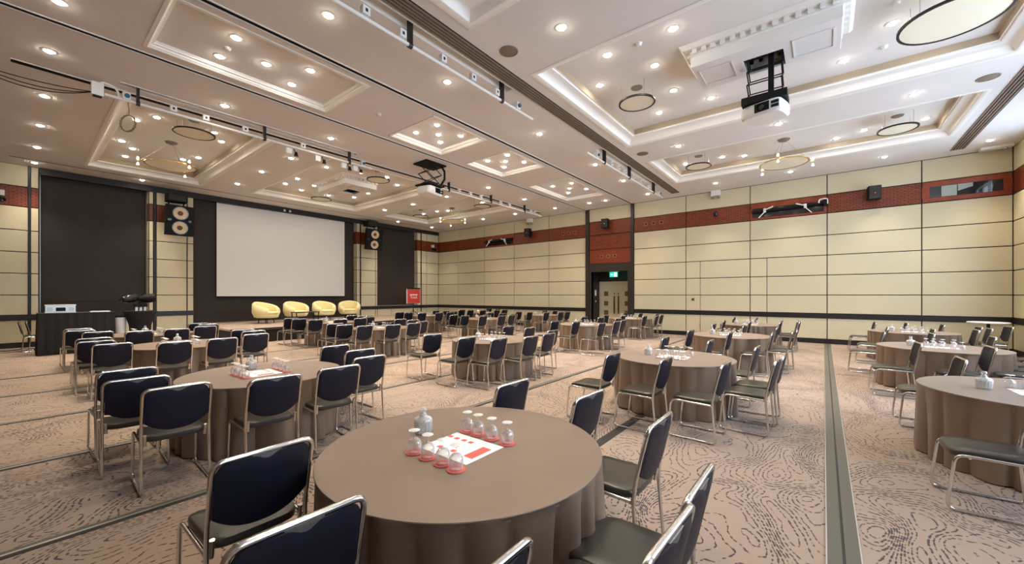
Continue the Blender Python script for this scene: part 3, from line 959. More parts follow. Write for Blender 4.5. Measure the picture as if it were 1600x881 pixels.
# lighting bars
def lighting_bar(x, y0, y1, hangs, socks, label, extra=None):
    t = tag(empty('lighting_bar', (x, (y0+y1)/2, ZC)), label, 'lighting bar', 'white lighting bars under the ceiling')
    yc = (y0+y1)/2
    MB().tube([(0, y0-yc, -0.29), (0, y1-yc, -0.29)], 0.028, 10).build('pipe', 'white_plastic', t, smooth=40)
    for y in hangs:
        h = MB().box(-0.05, 0.05, y-yc-0.02, y-yc+0.02, -0.27, 0.10).build('hanger', 'dark_trim', t)
        MB().lathe([(0.028,-0.03),(0.045,-0.03),(0.045,0.03),(0.028,0.03)], 10).xform(Matrix.Translation((0, y-yc, -0.29)) @ Matrix.Rotation(PI/2, 4, 'X')).build('clamp', 'dark_trim', h)
    for y in socks:
        s = MB().box(-0.03, 0.05, y-yc-0.055, y-yc+0.055, -0.255, -0.14).build('socket', 'white_plastic', t)
        MB().box(0.05, 0.053, y-yc-0.018, y-yc+0.018, -0.22, -0.175).build('socket_face', 'dark_trim', s)
    if extra:
        for y in extra:
            b = MB().box(-0.06, 0.06, y-yc-0.06, y-yc+0.05, -0.29, -0.15).build('power_connector', 'white_plastic', t)
            MB().cyl((0,0,0), 0.04, 0.03, 12).xform(Matrix.Translation((0.06, y-yc, -0.22)) @ Matrix.Rotation(PI/2, 4, 'Y')).build('connector_cap', 'teal_plastic', b)
    return t
lighting_bar(-4.93, -0.2, 6.9, (3.7, 5.87), (2.95, 3.55, 4.35, 5.05, 5.70), 'white lighting bar crossing the top of the ceiling', (6.35,))
lighting_bar(-4.93, 9.4, 15.6, (10.45, 12.3, 14.6), (10.9, 11.4, 11.9, 12.6, 13.3, 14.1), 'white lighting bar at the far right before the door wall', (9.95, 15.2))
lighting_bar(-10.65, 1.0, 6.6, (1.46, 3.71, 5.89), (2.0, 2.55, 3.3, 4.6), 'white lighting bar over the near left coffer', (1.3, 6.3))
lighting_bar(-10.65, 8.7, 15.6, (9.7, 12.0, 14.3), (10.2, 10.8, 11.4, 12.6, 13.2, 14.8), 'white lighting bar over the far left coffer', (9.3, 15.1))
for k, (y, lit) in enumerate(((4.30, 0), (5.02, 0), (5.75, 0), (6.1, 1))):
    t = tag(empty('bar_spotlight', (-10.65, y, 5.42)), 'small spotlight clamped under the left lighting bar, number %s from the left' % ('one', 'two', 'three', 'four')[k], 'spotlight', 'spotlights on the left bar')
    MB().box(-0.04, 0.04, -0.10, 0.03, -0.17, -0.03).build('gear_box', 'white_plastic', t)
    MB().tube([(0.02, 0.08, -0.02), (0.05, 0.10, -0.14)], 0.012, 6).build('yoke', 'dark_trim', t)
    MB().lathe([(0,0.06),(0.03,0.06),(0.05,-0.05),(0.044,-0.05),(0,-0.03)], 14, (0.05, 0.12, -0.16)).build('lamp_head', 'black_plastic', t, smooth=40)
    MB().lathe([(0,-0.045),(0.040,-0.046)], 14, (0.05, 0.12, -0.16)).build('lamp_face', 'spot_glow' if lit else 'steel', t)
# junction box with loose cables at the left end of the left bar
jb = tag(empty('junction_box', (-10.72, 0.93, 5.5)), 'white junction box at the end of the left lighting bar', 'junction box')
MB().box(-0.08, 0.08, -0.10, 0.06, -0.10, 0.14).build('housing', 'white_plastic', jb)
MB().box(-0.06, 0.06, -0.08, 0.04, -0.105, -0.099).build('cover', 'dark_trim', jb)
MB().tube(fillet([(0, 0.0, 0.12), (0, 0.05, 0.20), (0, 0.24, 0.16), (0, 0.28, 0.0)], 0.1), 0.02, 8).build('conduit', 'moulding_paint', jb, smooth=50)
for k, (sag, dx) in enumerate(((0.10, 0.0), (0.26, 0.06), (0.33, -0.05))):
    pts = []
    for i in range(13):
        s = i/12
        pts.append((-10.72+dx*s-0.3*s, 0.85-1.45*s, 5.46-sag*4*s*(1-s)*0.6+0.05*s))
    tag(MB().tube(pts, 0.008, 6).build('hanging_cable', 'black_plastic', None, 50),
        ('upper', 'middle', 'lower')[k]+' of three black cables drooping from the white junction box', 'cable', 'cables at the top left')
cc = []
for i in range(49):
    a = i/16*2*PI
    cc.append((0.16*math.cos(a), 0.02*math.sin(i*2.1), 0.16*math.sin(a)-0.2))
cco = tag(MB().tube([(0, 0, 0.25), (0.02, 0, 0.05)]+cc[4:], 0.008, 6).build('cable_coil', 'grille_brown', None, 50, (-10.66, 1.32, 5.21), 0.6), 'coiled cable hanging under the left lighting bar', 'cable coil')

# ------------------------------------------------------------------ things on the door wall
def wall_speaker(x, z, label, s=1.0):
    t = tag(empty('wall_speaker', (x, YB, z)), label, 'loudspeaker', 'small black wall loudspeakers')
    b = MB().box(-0.15*s, 0.15*s, -0.36, -0.10, -0.21*s, 0.21*s)
    b.build('cabinet', 'black_plastic', t)
    MB().box(-0.135*s, 0.135*s, -0.372, -0.36, -0.195*s, 0.195*s).build('grille', 'joint_dark', t)
    MB().cyl((0,0,0), 0.02, 0.006, 10).xform(Matrix.Translation((0.0, -0.371, -0.02)) @ Matrix.Rotation(PI/2, 4, 'X')).build('badge', 'red_sign' if x > 0 else 'steel', t)
    MB().bar((0, -0.12, 0), (0, 0.0, 0), 0.05).build('bracket', 'steel', t)
    t.rotation_euler.z = 0.12
    return t
wall_speaker(-12.34, 4.97, 'small black loudspeaker high on the door wall left of the door')
wall_speaker(-7.92, 4.95, 'small black loudspeaker on the red panels above the door')
wall_speaker(1.22, 4.88, 'small black loudspeaker on the red band near the control booth window')
for x, lab in ((-3.31, 'right of the door'), (-12.30, 'left of the door')):
    t = tag(empty('emergency_light', (x, YB, 5.60)), 'white twin emergency light at ceiling height ' + lab, 'emergency light', 'twin emergency lights')
    MB().box(-0.16, 0.16, -0.14, 0.0, -0.06, 0.14).build('housing', 'white_plastic', t)
    for s in (-1, 1):
        hd = MB().lathe([(0,0.05),(0.035,0.05),(0.065,-0.04),(0.0,-0.055)], 14, (s*0.10, -0.12, -0.14)).build('lamp_head', 'steel', t, smooth=40)
        MB().tube([(s*0.10, -0.08, -0.05), (s*0.10, -0.12, -0.10)], 0.014, 6).build('neck', 'white_plastic', hd)
t = tag(empty('wall_sensor', (-3.31, YB, 4.85)), 'small dark sensor on the red band below an emergency light', 'sensor')
MB().box(-0.05, 0.05, -0.05, 0.0, -0.10, 0.08).build('base', 'dark_trim', t)
MB().lathe([(0,-0.1),(0.06,-0.09),(0.07,0.0),(0.05,0.02)], 12, (0, -0.09, 0)).build('dome', 'black_gloss', t, smooth=40)
for n0, n1, lab in ((-15.56, -13.50, 'left of the door'), (-2.08, 0.0, 'right of the door')):
    cx, hw_ = (n0+n1)/2, (n1-n0)/2
    t = tag(empty('recessed_lamp_bar', (cx, YB-0.02, 4.68)), 'black lamp bar with white clamp levers in the red band '+lab, 'lamp bar', 'lamp bars in the red band')
    MB().tube([(-hw_-0.02, -0.06, 0.04), (hw_+0.02, -0.06, 0.09)], 0.045, 10).build('bar', 'black_plastic', t, smooth=40)
    for u in (-0.62, 0.52):
        c = MB().box(u*hw_-0.04, u*hw_+0.04, -0.13, -0.05, -0.01, 0.13).build('clamp', 'white_plastic', t)
        s = 1 if u < 0 else -1
        MB().bar((u*hw_, -0.14, 0.07), (u*hw_+s*0.26, -0.16, 0.16), 0.035).build('lever', 'white_plastic', c)
        MB().bar((u*hw_, -0.14, 0.0), (u*hw_-s*0.18, -0.16, -0.20), 0.03).build('lever', 'white_plastic', c)
    if n0 > -5:
        MB().tube(fillet([(hw_-0.13,-0.1,0.10),(hw_-0.12,-0.1,0.22),(hw_+0.10,-0.1,0.24),(hw_+0.10,-0.1,0.05)], 0.08), 0.022, 8).build('hook', 'moulding_paint', t, smooth=50)
        MB().box(hw_+0.0, hw_+0.09, -0.13, -0.02, -0.02, 0.20).build('end_bracket', 'black_plastic', t)
bh = tag(empty('brass_socket_plate', (-4.16, YB, 1.48)), 'small brass plate on a cream panel right of the door', 'wall plate')
MB().box(-0.055, 0.055, -0.01, 0.0, -0.055, 0.055).build('plate', 'brass', bh)
MB().box(-0.02, 0.02, -0.013, -0.01, -0.02, 0.02).build('inset', 'dark_trim', bh)
for k, z in enumerate((0.45, 1.15, 2.0, 2.45)):
    MB().tube([(-3.89, YB-0.012, z-0.05), (-3.89, YB-0.012, z+0.05)], 0.012, 8).build('hinge', 'steel', wallB)
ac = tag(empty('corner_ceiling_unit', (3.72, 16.72, ZC)), 'flat white unit on the ceiling in the right corner', 'ceiling unit')
MB().box(-0.30, 0.28, -0.10, 0.10, -0.07, 0.0).build('housing', 'white_plastic', ac)
MB().cyl((0.16, 0, -0.11), 0.05, 0.04, 14).build('sensor', 'steel', ac)

# ------------------------------------------------------------------ loudspeakers flanking the screen
def pa_speaker(y, z, rz, tilt, label):
    t = tag(empty('stage_loudspeaker', (XA+0.06, y, z)), label, 'loudspeaker', 'large two-cone loudspeakers beside the screen')
    mtx = Matrix.Translation((0.50, 0, 0)) @ Matrix.Rotation(rz, 4, 'Z') @ Matrix.Rotation(tilt, 4, 'Y')
    w, h, d = 0.44, 0.56, 0.26
    b = MB()
    b.add([(-d,-w*0.7,-h),(-d,w*0.7,-h),(d,w,-h),(d,-w,-h),(-d,-w*0.7,h),(-d,w*0.7,h),(d,w,h),(d,-w,h)],
          [(0,1,2,3),(4,7,6,5),(0,4,5,1),(1,5,6,2),(2,6,7,3),(3,7,4,0)])
    b.xform(mtx).build('cabinet', 'black_plastic', t)
    for s in (-1, 1):
        m2 = mtx @ Matrix.Translation((d, 0, s*0.27)) @ Matrix.Rotation(PI/2, 4, 'Y')
        c = MB().lathe([(0.218,0.035),(0.198,0.034),(0.08,0.006)], 28).xform(m2).build('cone', 'cone_cream', t, smooth=40)
        MB().lathe([(0.25,0.0),(0.245,0.036),(0.215,0.036)], 28).xform(m2).build('surround', 'black_gloss', c, smooth=40)
        MB().lathe([(0.088,0.008),(0.06,0.026),(0.0,0.034)], 20).xform(m2).build('dust_cap', 'cone_cap', c, smooth=50)
    for s in (-1, 1):
        MB().lathe([(0.05,0.0),(0.06,0.02),(0.0,0.025)], 14).xform(mtx @ Matrix.Translation((d, s*0.31, 0)) @ Matrix.Rotation(PI/2, 4, 'Y')).build('port', 'black_gloss', t, smooth=40)
    # top horn unit and bracket
    MB().box(0.1, 0.55, -0.30, 0.30, 0.72, 1.0).build('horn_unit', 'black_plastic', t)
    MB().box(0.549, 0.56, -0.26, 0.26, 0.75, 0.97).build('horn_grille', 'joint_dark', t)
    for s in (-1, 1):
        MB().bar((0.3, s*0.22, 0.50), (0.3, s*0.22, 0.74), 0.04).build('post', 'black_plastic', t)
    MB().bar((-0.04, 0, 0.1), (0.35, 0, 0.1), 0.12).build('wall_bracket', 'dark_trim', t)
    return t
pa_speaker(3.72, 4.47, 0.10, 0.10, 'large black two-cone loudspeaker left of the screen')
pa_speaker(11.92, 4.67, -0.12, 0.14, 'large black two-cone loudspeaker right of the screen')
for x, y, lab in ((XA+0.05, -0.37, 'at the far left edge'), (XA+0.05, 16.5, 'in the far corner')):
    t = tag(empty('wall_camera', (x, y, 4.7)), 'small camera on the red band '+lab, 'camera', 'wall cameras')
    MB().box(-0.02, 0.10, -0.08, 0.08, 0.0, 0.16).build('bracket', 'white_plastic', t)
    MB().tube([(0.06, 0, -0.08), (0.30, 0.05, -0.16)], 0.07, 12).build('body', 'black_plastic', t, smooth=40)
    MB().lathe([(0.05,0),(0.05,0.02),(0,0.01)], 12).xform(Matrix.Translation((0.30,0.05,-0.16)) @ Matrix.Rotation(1.9, 4, 'Y')).build('lens', 'black_gloss', t)

# ------------------------------------------------------------------ chairs
def chair_proto():
    root = empty('stacking_chair')
    W = 0.225
    for s in (-1, 1):                                         # one bent tube: seat rail, front leg, sled runner, rear post
        p = fillet([(s*W, -0.21, 0.425), (s*W, 0.215, 0.435), (s*W, 0.262, 0.013), (s*W, -0.262, 0.013), (s*W, -0.222, 0.46), (s*W, -0.285, 0.74)],
                   {1: 0.06, 2: 0.06, 3: 0.035, 4: 0.12}, 5)
        MB().tube(p, 0.0115, 8).build('side_frame', 'chrome', root, smooth=50)
    p = fillet([(-W, -0.285, 0.74), (-W, -0.318, 0.877), (W, -0.318, 0.877), (W, -0.285, 0.74)], 0.055, 6)
    MB().tube(p, 0.0135, 8).build('top_rail', 'chrome', root, smooth=50)
    MB().tube([(-W, 0.14, 0.418), (W, 0.14, 0.418)], 0.009, 6).build('seat_support', 'chrome', root, smooth=50)
    for s in (-1, 1):
        MB().tube([(s*(W-0.024), -0.212, 0.40), (s*(W-0.024), -0.228, 0.49)], 0.013, 8).build('linking_bracket', 'chrome', root, smooth=50)
    # seat pad
    n, rows = 32, [(0.90, 0.418), (0.985, 0.426), (1.0, 0.446), (0.985, 0.466), (0.93, 0.474), (0.6, 0.478), (0.0, 0.476)]
    b = MB()
    for sc_, z in rows:
        for i in range(n):
            a = 2*PI*i/n
            c, q = math.cos(a), math.sin(a)
            x = 0.213*math.copysign(abs(c)**0.40, c)*sc_
            y = 0.230*math.copysign(abs(q)**0.40, q)*sc_+0.004
            zz = z-0.016*max(0, (y-0.12)/0.1)**2*(1 if sc_ > 0.5 else 0)-0.008*max(0, 1-(x/0.2)**2)*(sc_ < 0.95 and z > 0.45)
            b.v.append((x, y, zz))
    for i in range(len(rows)-1):
        for k in range(n):
            b.f.append((i*n+k, i*n+(k+1) % n, (i+1)*n+(k+1) % n, (i+1)*n+k))
    b.f.append(tuple(reversed(range(n))))
    b.build('seat', 'chair_seat', root, smooth=60)
    # backrest: curved padded panel, dropped round lower edge, scooped handle in the top edge
    NX, NZ = 22, 8
    hw_ = 0.212
    def top(u):
        e = 0.866-0.05*max(0, (abs(u)-0.78)/0.22)**2.2
        k = abs(u)/0.30
        return e-(0.024*(0.5+0.5*math.cos(PI*k)) if k < 1 else 0)
    def bot(u):
        return 0.512+0.085*abs(u)**2.4
    def pos(u, z, side):
        y = -0.226-(z-0.46)*0.215-0.020*(1-u*u)
        return (u*hw_, y+side, z)
    b = MB()
    for side in (0.017, -0.015):
        for j in range(NZ+1):
            for i in range(NX+1):
                u = -1+2*i/NX
                z = bot(u)+(top(u)-bot(u))*j/NZ
                e = min(i, NX-i, j, NZ-j)
                b.v.append(pos(u, z, side*(0.55 if e == 0 else 1.0)))
    q = (NX+1)*(NZ+1)
    for j in range(NZ):
        for i in range(NX):
            a = j*(NX+1)+i
            b.f.append((a, a+1, a+NX+2, a+NX+1))
            b.f.append((q+a, q+a+NX+1, q+a+NX+2, q+a+1))
    for i in range(NX):
        b.f.append((i, q+i, q+i+1, i+1))
        a = NZ*(NX+1)+i
        b.f.append((a, a+1, q+a+1, q+a))
    for j in range(NZ):
        a = j*(NX+1)
        b.f.append((a, a+NX+1, q+a+NX+1, q+a))
        a += NX
        b.f.append((a, q+a, q+a+NX+1, a+NX+1))
    bk = b.build('backrest', 'chair_fabric', root, smooth=50)
    # chrome grip plate in the scoop
    g = MB()
    for i in range(9):
        u = -0.31+0.62*i/8
        x, y, z = pos(u, 0.86, 0)
        zt = 0.868
        zb = top(u)+0.001
        g.v += [(x, y+0.004, zb), (x, y+0.004, zt), (x, y-0.004, zt), (x, y-0.004, zb)]
    for i in range(8):
        for k in range(4):
            g.f.append((i*4+k, i*4+(k+1) % 4, (i+1)*4+(k+1) % 4, (i+1)*4+k))
    g.build('handle', 'handle_grey', bk)
    return root
CHAIR = chair_proto()
chair_used = [False]
BACK = 0.318
def place_chair(bx, by, face, z=0.0):
    """bx,by: middle of the top rail; face: heading the sitter looks in (radians)"""
    c = CHAIR if not chair_used[0] else copy_tree(CHAIR)
    chair_used[0] = True
    c.location = (bx+BACK*math.cos(face), by+BACK*math.sin(face), z)
    c.rotation_euler = (0, 0, face-PI/2)
    return c

# ------------------------------------------------------------------ tables
RT, ZT = 0.838, 0.72
def cloth_mesh(seed):
    rnd = random.Random(seed)
    n = 276
    ph = [rnd.uniform(0, 2*PI) for _ in range(6)]
    def fold(a):
        """0 in the valleys, 1 on the ridges of about 23 uneven pleats"""
        w = 23*a+1.5*math.sin(3*a+ph[0])+1.1*math.sin(5*a+ph[1])+0.7*math.sin(8*a+ph[2])
        dep = 0.72+0.28*math.sin(4*a+ph[3])*math.cos(7*a+ph[5])
        return dep*abs(math.sin(w/2))**0.55
    b = MB()
    rows = [(0.0, ZT)]
    tops = [(0.40, ZT), (0.80, ZT), (RT-0.006, ZT), (RT-0.002, ZT-0.001), (RT, ZT-0.005)]
    sk = [0.03, 0.07, 0.13, 0.22, 0.35, 0.5, 0.65, 0.82, 1.0]
    b.v.append((0, 0, ZT))
    for r, z in tops:
        for k in range(n):
            a = 2*PI*k/n
            b.v.append((r*math.cos(a), r*math.sin(a), z))
    fv = [fold(2*PI*k/n) for k in range(n)]
    for t in sk:
        for k in range(n):
            a = 2*PI*k/n
            amp = 0.014+0.100*t**0.7
            r = RT-0.010-0.050*t**0.5+amp*fv[k]
            z = (ZT-0.005)*(1-t)+0.012*t+ (0.006*math.sin(3*a+ph[4]) if t > 0.95 else 0)
            b.v.append((r*math.cos(a), r*math.sin(a), z))
    for k in range(n):
        b.f.append((0, 1+k, 1+(k+1) % n))
    L_ = len(tops)+len(sk)
    for i in range(L_-1):
        for k in range(n):
            o = 1+i*n
            b.f.append((o+k, o+(k+1) % n, o+n+(k+1) % n, o+n+k))
    return b.mesh('tablecloth', 'cloth', 40)
CLOTHS = [cloth_mesh(s) for s in (3, 11, 27)]
top_me = MB().cyl((0,0,ZT-0.035), RT-0.012, 0.03, 40).mesh('tabletop', 'grille_brown')
base_b = MB().cyl((0,0,0.04), 0.05, ZT-0.08, 14)
for k in range(4):
    a = k*PI/2+PI/4
    base_b.bar((0,0,0.06), (0.5*math.cos(a), 0.5*math.sin(a), 0.02), 0.05, 0.04)
base_me = base_b.mesh('table_base', 'steel')

# table name -> centre, label phrase, chairs (rail middles; None = template), set table?
TPL = [(-.53,-1.10),(.14,-1.12),(.90,-.95),(1.28,-.35),(1.25,.30),(.82,.92),(.05,1.14),(-.62,1.13)]
T = {
 'T1': ((-1.75,1.72), 'the big foreground table', [(-2.18,.77),(-1.40,.61),(-.73,.80),(-.39,1.34),(-.40,1.77),(-.79,2.48),(-1.42,2.77),(-2.14,2.72)]),
 'T2': ((-1.78,6.15), 'the table right of centre', [(-2.16,4.86),(-1.49,4.89),(-.86,4.97),(-.43,5.61),(-.40,6.14),(-.77,6.86),(-1.50,7.32),(-2.25,7.34)]),
 'T3': ((-5.52,6.24), 'the table in the middle of the hall', [(-5.99,5.05),(-5.04,5.04),(-4.47,5.27),(-4.26,5.94),(-4.30,6.61),(-4.62,7.25),(-5.45,7.55),(-6.1,7.55)]),
 'T4': ((-5.28,1.84), 'the nearest left table', [(-5.63,.70),(-4.96,.68),(-4.28,.84),(-4.02,1.5),(-4.06,2.14),(-4.45,2.74),(-5.11,3.0),(-5.81,3.0)]),
 'T5': ((-9.58,1.95), 'the second left table', [(-10.20,.83),(-9.5,.80),(-8.80,.92),(-8.32,1.59),(-8.36,2.25),(-8.80,2.92),(-9.6,3.14),(-10.1,3.1)]),
 'T5b': ((-12.75,1.95), 'the last left table', None),
 'T6': ((-1.72,10.35), 'the third right-centre table', [(-2.28,9.2),(-1.51,9.18),(-.82,9.55),(-.52,10.2),(-.47,10.85),(-.87,11.38),(-1.59,11.55),(-2.28,11.5)]),
 'T7': ((-1.85,14.5), 'the last right-centre table', None),
 'T8': ((-5.95,11.3), 'the table in front of the double door', [(-6.2,9.85),(-5.55,9.95),(-4.75,9.95),(-4.75,10.95),(-4.82,11.6),(-5.3,12.3),(-6.0,12.5),(-6.6,12.4)]),
 'T9': ((-6.1,15.35), 'the table beside the double door', [(-6.6,14.2),(-5.9,14.15),(-5.15,14.35),(-4.9,14.95),(-4.95,15.65),(-5.35,16.3),(-6.1,16.5),(-6.75,16.45)]),
 'T10': ((1.62,6.0), 'the nearest right table', [(1.31,4.70),(1.31,7.15),(2.05,7.17)]),
 'T11': ((1.62,10.2), 'the second right table', [(1.20,9.06),(1.95,9.02),(2.62,9.3),(2.85,9.95),(2.83,10.65),(2.45,11.2),(1.70,11.4),(1.0,11.35)]),
 'T12': ((1.75,14.1), 'the last right table', [(1.20,12.95),(1.95,12.95),(2.65,13.2),(2.98,13.85),(2.95,14.5),(2.45,15.1),(1.80,15.3),(1.15,15.25)]),
 'T14': ((-9.95,6.45), 'the table in front of the armchairs', [(-10.3,5.3),(-9.7,5.25),(-9.0,5.4),(-8.75,6.05),(-8.8,6.75),(-9.2,7.35),(-9.95,7.6),(-10.6,7.6)]),
 'T15': ((-13.35,6.75), 'the table closest to the stage', None),
 'T16': ((-14.35,11.7), 'the far table nearest the red sign', None),
 'T17': ((-14.3,15.5), 'the far corner table', None),
 'T18': ((-10.6,11.5), 'the far middle table', None),
 'T19': ((-10.45,15.4), 'the table left of the double door', None),
}
PHR_T = {
 'T1': 'large round table under a taupe cloth in the foreground', 'T2': 'round table under a brown cloth right of centre, behind the foreground table',
 'T3': 'round table under a brown cloth in the middle of the hall', 'T4': 'nearest round table on the left, under a taupe cloth',
 'T5': 'second round table on the left, under a taupe cloth', 'T5b': 'last round table on the left, close to the tech desk',
 'T6': 'round brown-clothed table third in the right-centre row', 'T7': 'round brown-clothed table last in the right-centre row, by the wall',
 'T8': 'round brown-clothed table in front of the double door', 'T9': 'round brown-clothed table just beside the double door',
 'T10': 'nearest round table at the right edge, brown cloth in deep folds', 'T11': 'second round table at the right, brown cloth in deep folds',
 'T12': 'last round table at the right before the wall', 'T14': 'round brown-clothed table in line with the yellow armchairs',
 'T15': 'round brown-clothed table closest to the stage', 'T16': 'round far table nearest the red easel sign',
 'T17': 'round table in the far corner of the hall', 'T18': 'round far table in the middle of the hall', 'T19': 'round table left of the double door against the wall'}
SIDES = ['first', 'second', 'third', 'fourth', 'fifth', 'sixth', 'seventh', 'eighth']
def screen_x(x, y):
    f, r = (-math.sin(YAW), math.cos(YAW)), (math.cos(YAW), math.sin(YAW))
    return (x*r[0]+y*r[1])/(x*f[0]+y*f[1])
# glassware
goblet_p = [(0.0,0.132),(0.030,0.130),(0.033,0.128),(0.030,0.126),(0.008,0.122),(0.0045,0.115),(0.0045,0.092),(0.008,0.086),(0.026,0.078),(0.037,0.062),
            (0.040,0.045),(0.038,0.020),(0.034,0.0),(0.0325,0.0),(0.0365,0.020),(0.0385,0.045),(0.0355,0.061),(0.024,0.076),(0.0,0.083)]
goblet_me = MB().lathe([(r, z) for r, z in goblet_p], 16).mesh('wine_goblet', 'drinking_glass', 60)
goblet_me.materials.append(M['goblet_foot'])
for p in goblet_me.polygons:
    if p.center.z > 0.118:
        p.material_index = 1
coaster_me = MB().lathe([(0,0.004),(0.050,0.004),(0.052,0.002),(0.052,0),(0,0)], 24).mesh('coaster', 'red_print', 40)
print_me = MB().box(-0.03, 0.02, -0.010, -0.004, 0.004, 0.0045).box(-0.02, 0.03, 0.004, 0.010, 0.004, 0.0045).mesh('printed_lines', 'paper')
carafe_me = MB().lathe([(0,0.003),(0.048,0.003),(0.052,0.010),(0.056,0.06),(0.060,0.085),(0.055,0.100),(0.026,0.112),(0.021,0.122),(0.023,0.130),
                        (0.018,0.130),(0.017,0.120),(0.022,0.108),(0.050,0.096),(0.055,0.084),(0.050,0.012),(0,0.010)], 24).mesh('body', 'carafe_glass', 50)
water_me = MB().lathe([(0,0.012),(0.049,0.013),(0.053,0.078),(0,0.078)], 20).mesh('water', 'drinking_glass', 50)
stopper_me = MB().lathe([(0,0.118),(0.016,0.119),(0.018,0.133),(0.012,0.140),(0.020,0.150),(0.022,0.160),(0.014,0.170),(0,0.172)], 16).mesh('stopper', 'carafe_glass', 50)
cut = MB()
for k in range(16):
    a = 2*PI*k/16
    cut.tube([(0.055*math.cos(a), 0.055*math.sin(a), 0.012), (0.0595*math.cos(a), 0.0595*math.sin(a), 0.08)], 0.003, 5)
cut_me = cut.mesh('cut_ribs', 'carafe_glass', 50)
sheet_me = MB().box(-0.205, 0.205, -0.16, 0.16, 0, 0.0012).mesh('event_sheet', 'paper')
blk_me = MB().box(0.105, 0.175, -0.085, 0.085, 0.0012, 0.0016).mesh('red_block', 'red_print')
ico_b = []
for (u, v) in ((-.185,.085),(-.125,.085),(-.065,.09),(-.005,.09),(-.105,-.075),(0.005,-.07)):
    ico_b.append((u, v))
ico_me = MB().box(-0.018, 0.018, -0.016, 0.016, 0.0012, 0.0016).mesh('red_icon', 'red_print')
COAST = [(-.14,-.27),(-.02,-.27),(.11,-.27),(.22,-.275),(-.15,.18),(-.05,.18),(.07,.18),(.20,.18)]
COASTERS = {'T1', 'T4'}
NEAR = {'T1','T2','T3','T4','T10','T11','T5','T6'}
for ti, (tn, (c, phr, chs)) in enumerate(T.items()):
    t = tag(empty('banquet_table', (c[0], c[1], 0), random.uniform(0, 6)), PHR_T[tn], 'table', 'round clothed tables')
    link('tablecloth', CLOTHS[ti % 3], t)
    link('tabletop', top_me, t)
    link('table_base', base_me, t)
    near = tn in NEAR
    # setting on the table
    cx, cy = c
    s = link('event_sheet', sheet_me, None, (cx+0.015, cy-0.04, ZT+0.0005), random.uniform(-.03, .03) if tn != 'T1' else 0)
    tag(s, 'white printed sheet lying on ' + phr, 'sheet', 'printed sheets on the tables')
    link('red_block', blk_me, s)
    for (u, v) in (ico_b if near else []):
        link('red_icon', ico_me, s, (u, v, 0))
    cf = tag(empty('carafe', (cx-0.37, cy-0.02, ZT), random.uniform(0, 3)), 'stoppered cut-glass water carafe on ' + phr, 'carafe', 'water carafes')
    link('body', carafe_me, cf)
    link('stopper', stopper_me, cf)
    if near:
        link('cut_ribs', cut_me, cf)
        link('water', water_me, cf)
    for gi, (u, v) in enumerate(COAST):
        j = (lambda: random.uniform(-.008, .008)) if tn != 'T1' else (lambda: 0)
        gx, gy = cx+u+j(), cy+v+j()
        row = 'near row' if v < 0 else 'far row'
        if tn in COASTERS:
            co = link('coaster', coaster_me, None, (gx, gy, ZT+0.002), 0.5)
            tag(co, '%s red coaster from left, %s on %s' % (SIDES[gi % 4], row, phr), 'coaster', 'red coasters on ' + phr)
            if tn == 'T1':
                link('printed_lines', print_me, co)
        g = link('wine_goblet', goblet_me, None, (gx, gy, ZT+(0.006 if tn in COASTERS else 0.001)))
        tag(g, '%s upturned goblet from left, %s on %s' % (SIDES[gi % 4], row, phr), 'goblet', 'goblets on ' + phr)
    # chairs
    pts = chs if chs else [(cx+u+random.uniform(-.03, .03), cy+v+random.uniform(-.03, .03)) for u, v in TPL]
    pts = sorted(pts, key=lambda p: screen_x(*p))
    for k, (bx, by) in enumerate(pts):
        face = PI+random.uniform(-0.05, 0.05)
        ch = place_chair(bx, by, face)
        tag(ch, '%s navy-backed chrome chair from the left around %s' % (SIDES[k], phr), 'chair', 'chairs around ' + phr)

# spare chairs by the right corner and folded ones at the left wall
for k, (bx, by, f, lab) in enumerate(((3.55, 15.1, PI+0.1, 'spare chair beside the small bare table in the right corner'),
                                      (3.40, 11.6, PI-0.1, 'spare chair at the right edge behind the second right table'))):
    tag(place_chair(bx, by, f), lab, 'chair', 'spare chairs')
for k in range(2):
    tag(place_chair(-18.3-0.1*k, -0.02+0.13*k, PI/2), 'black chair standing against the left wall, %s' % ('front one' if k == 0 else 'rear one'), 'chair', 'spare chairs')

# small pedestal table in the right corner
pt = tag(empty('pedestal_table', (3.45, 16.15, 0)), 'small bare pale pedestal table in the right corner', 'table')
MB().lathe([(0,0.90),(0.38,0.90),(0.39,0.915),(0.38,0.93),(0,0.93)], 32).build('tabletop', 'moulding_paint', pt, smooth=40)
MB().cyl((0,0,0.03), 0.035, 0.87, 14).build('column', 'dark_trim', pt, smooth=40)
MB().lathe([(0,0.045),(0.05,0.045),(0.24,0.015),(0.25,0.0),(0,0)], 24).build('foot', 'dark_trim', pt, smooth=40)

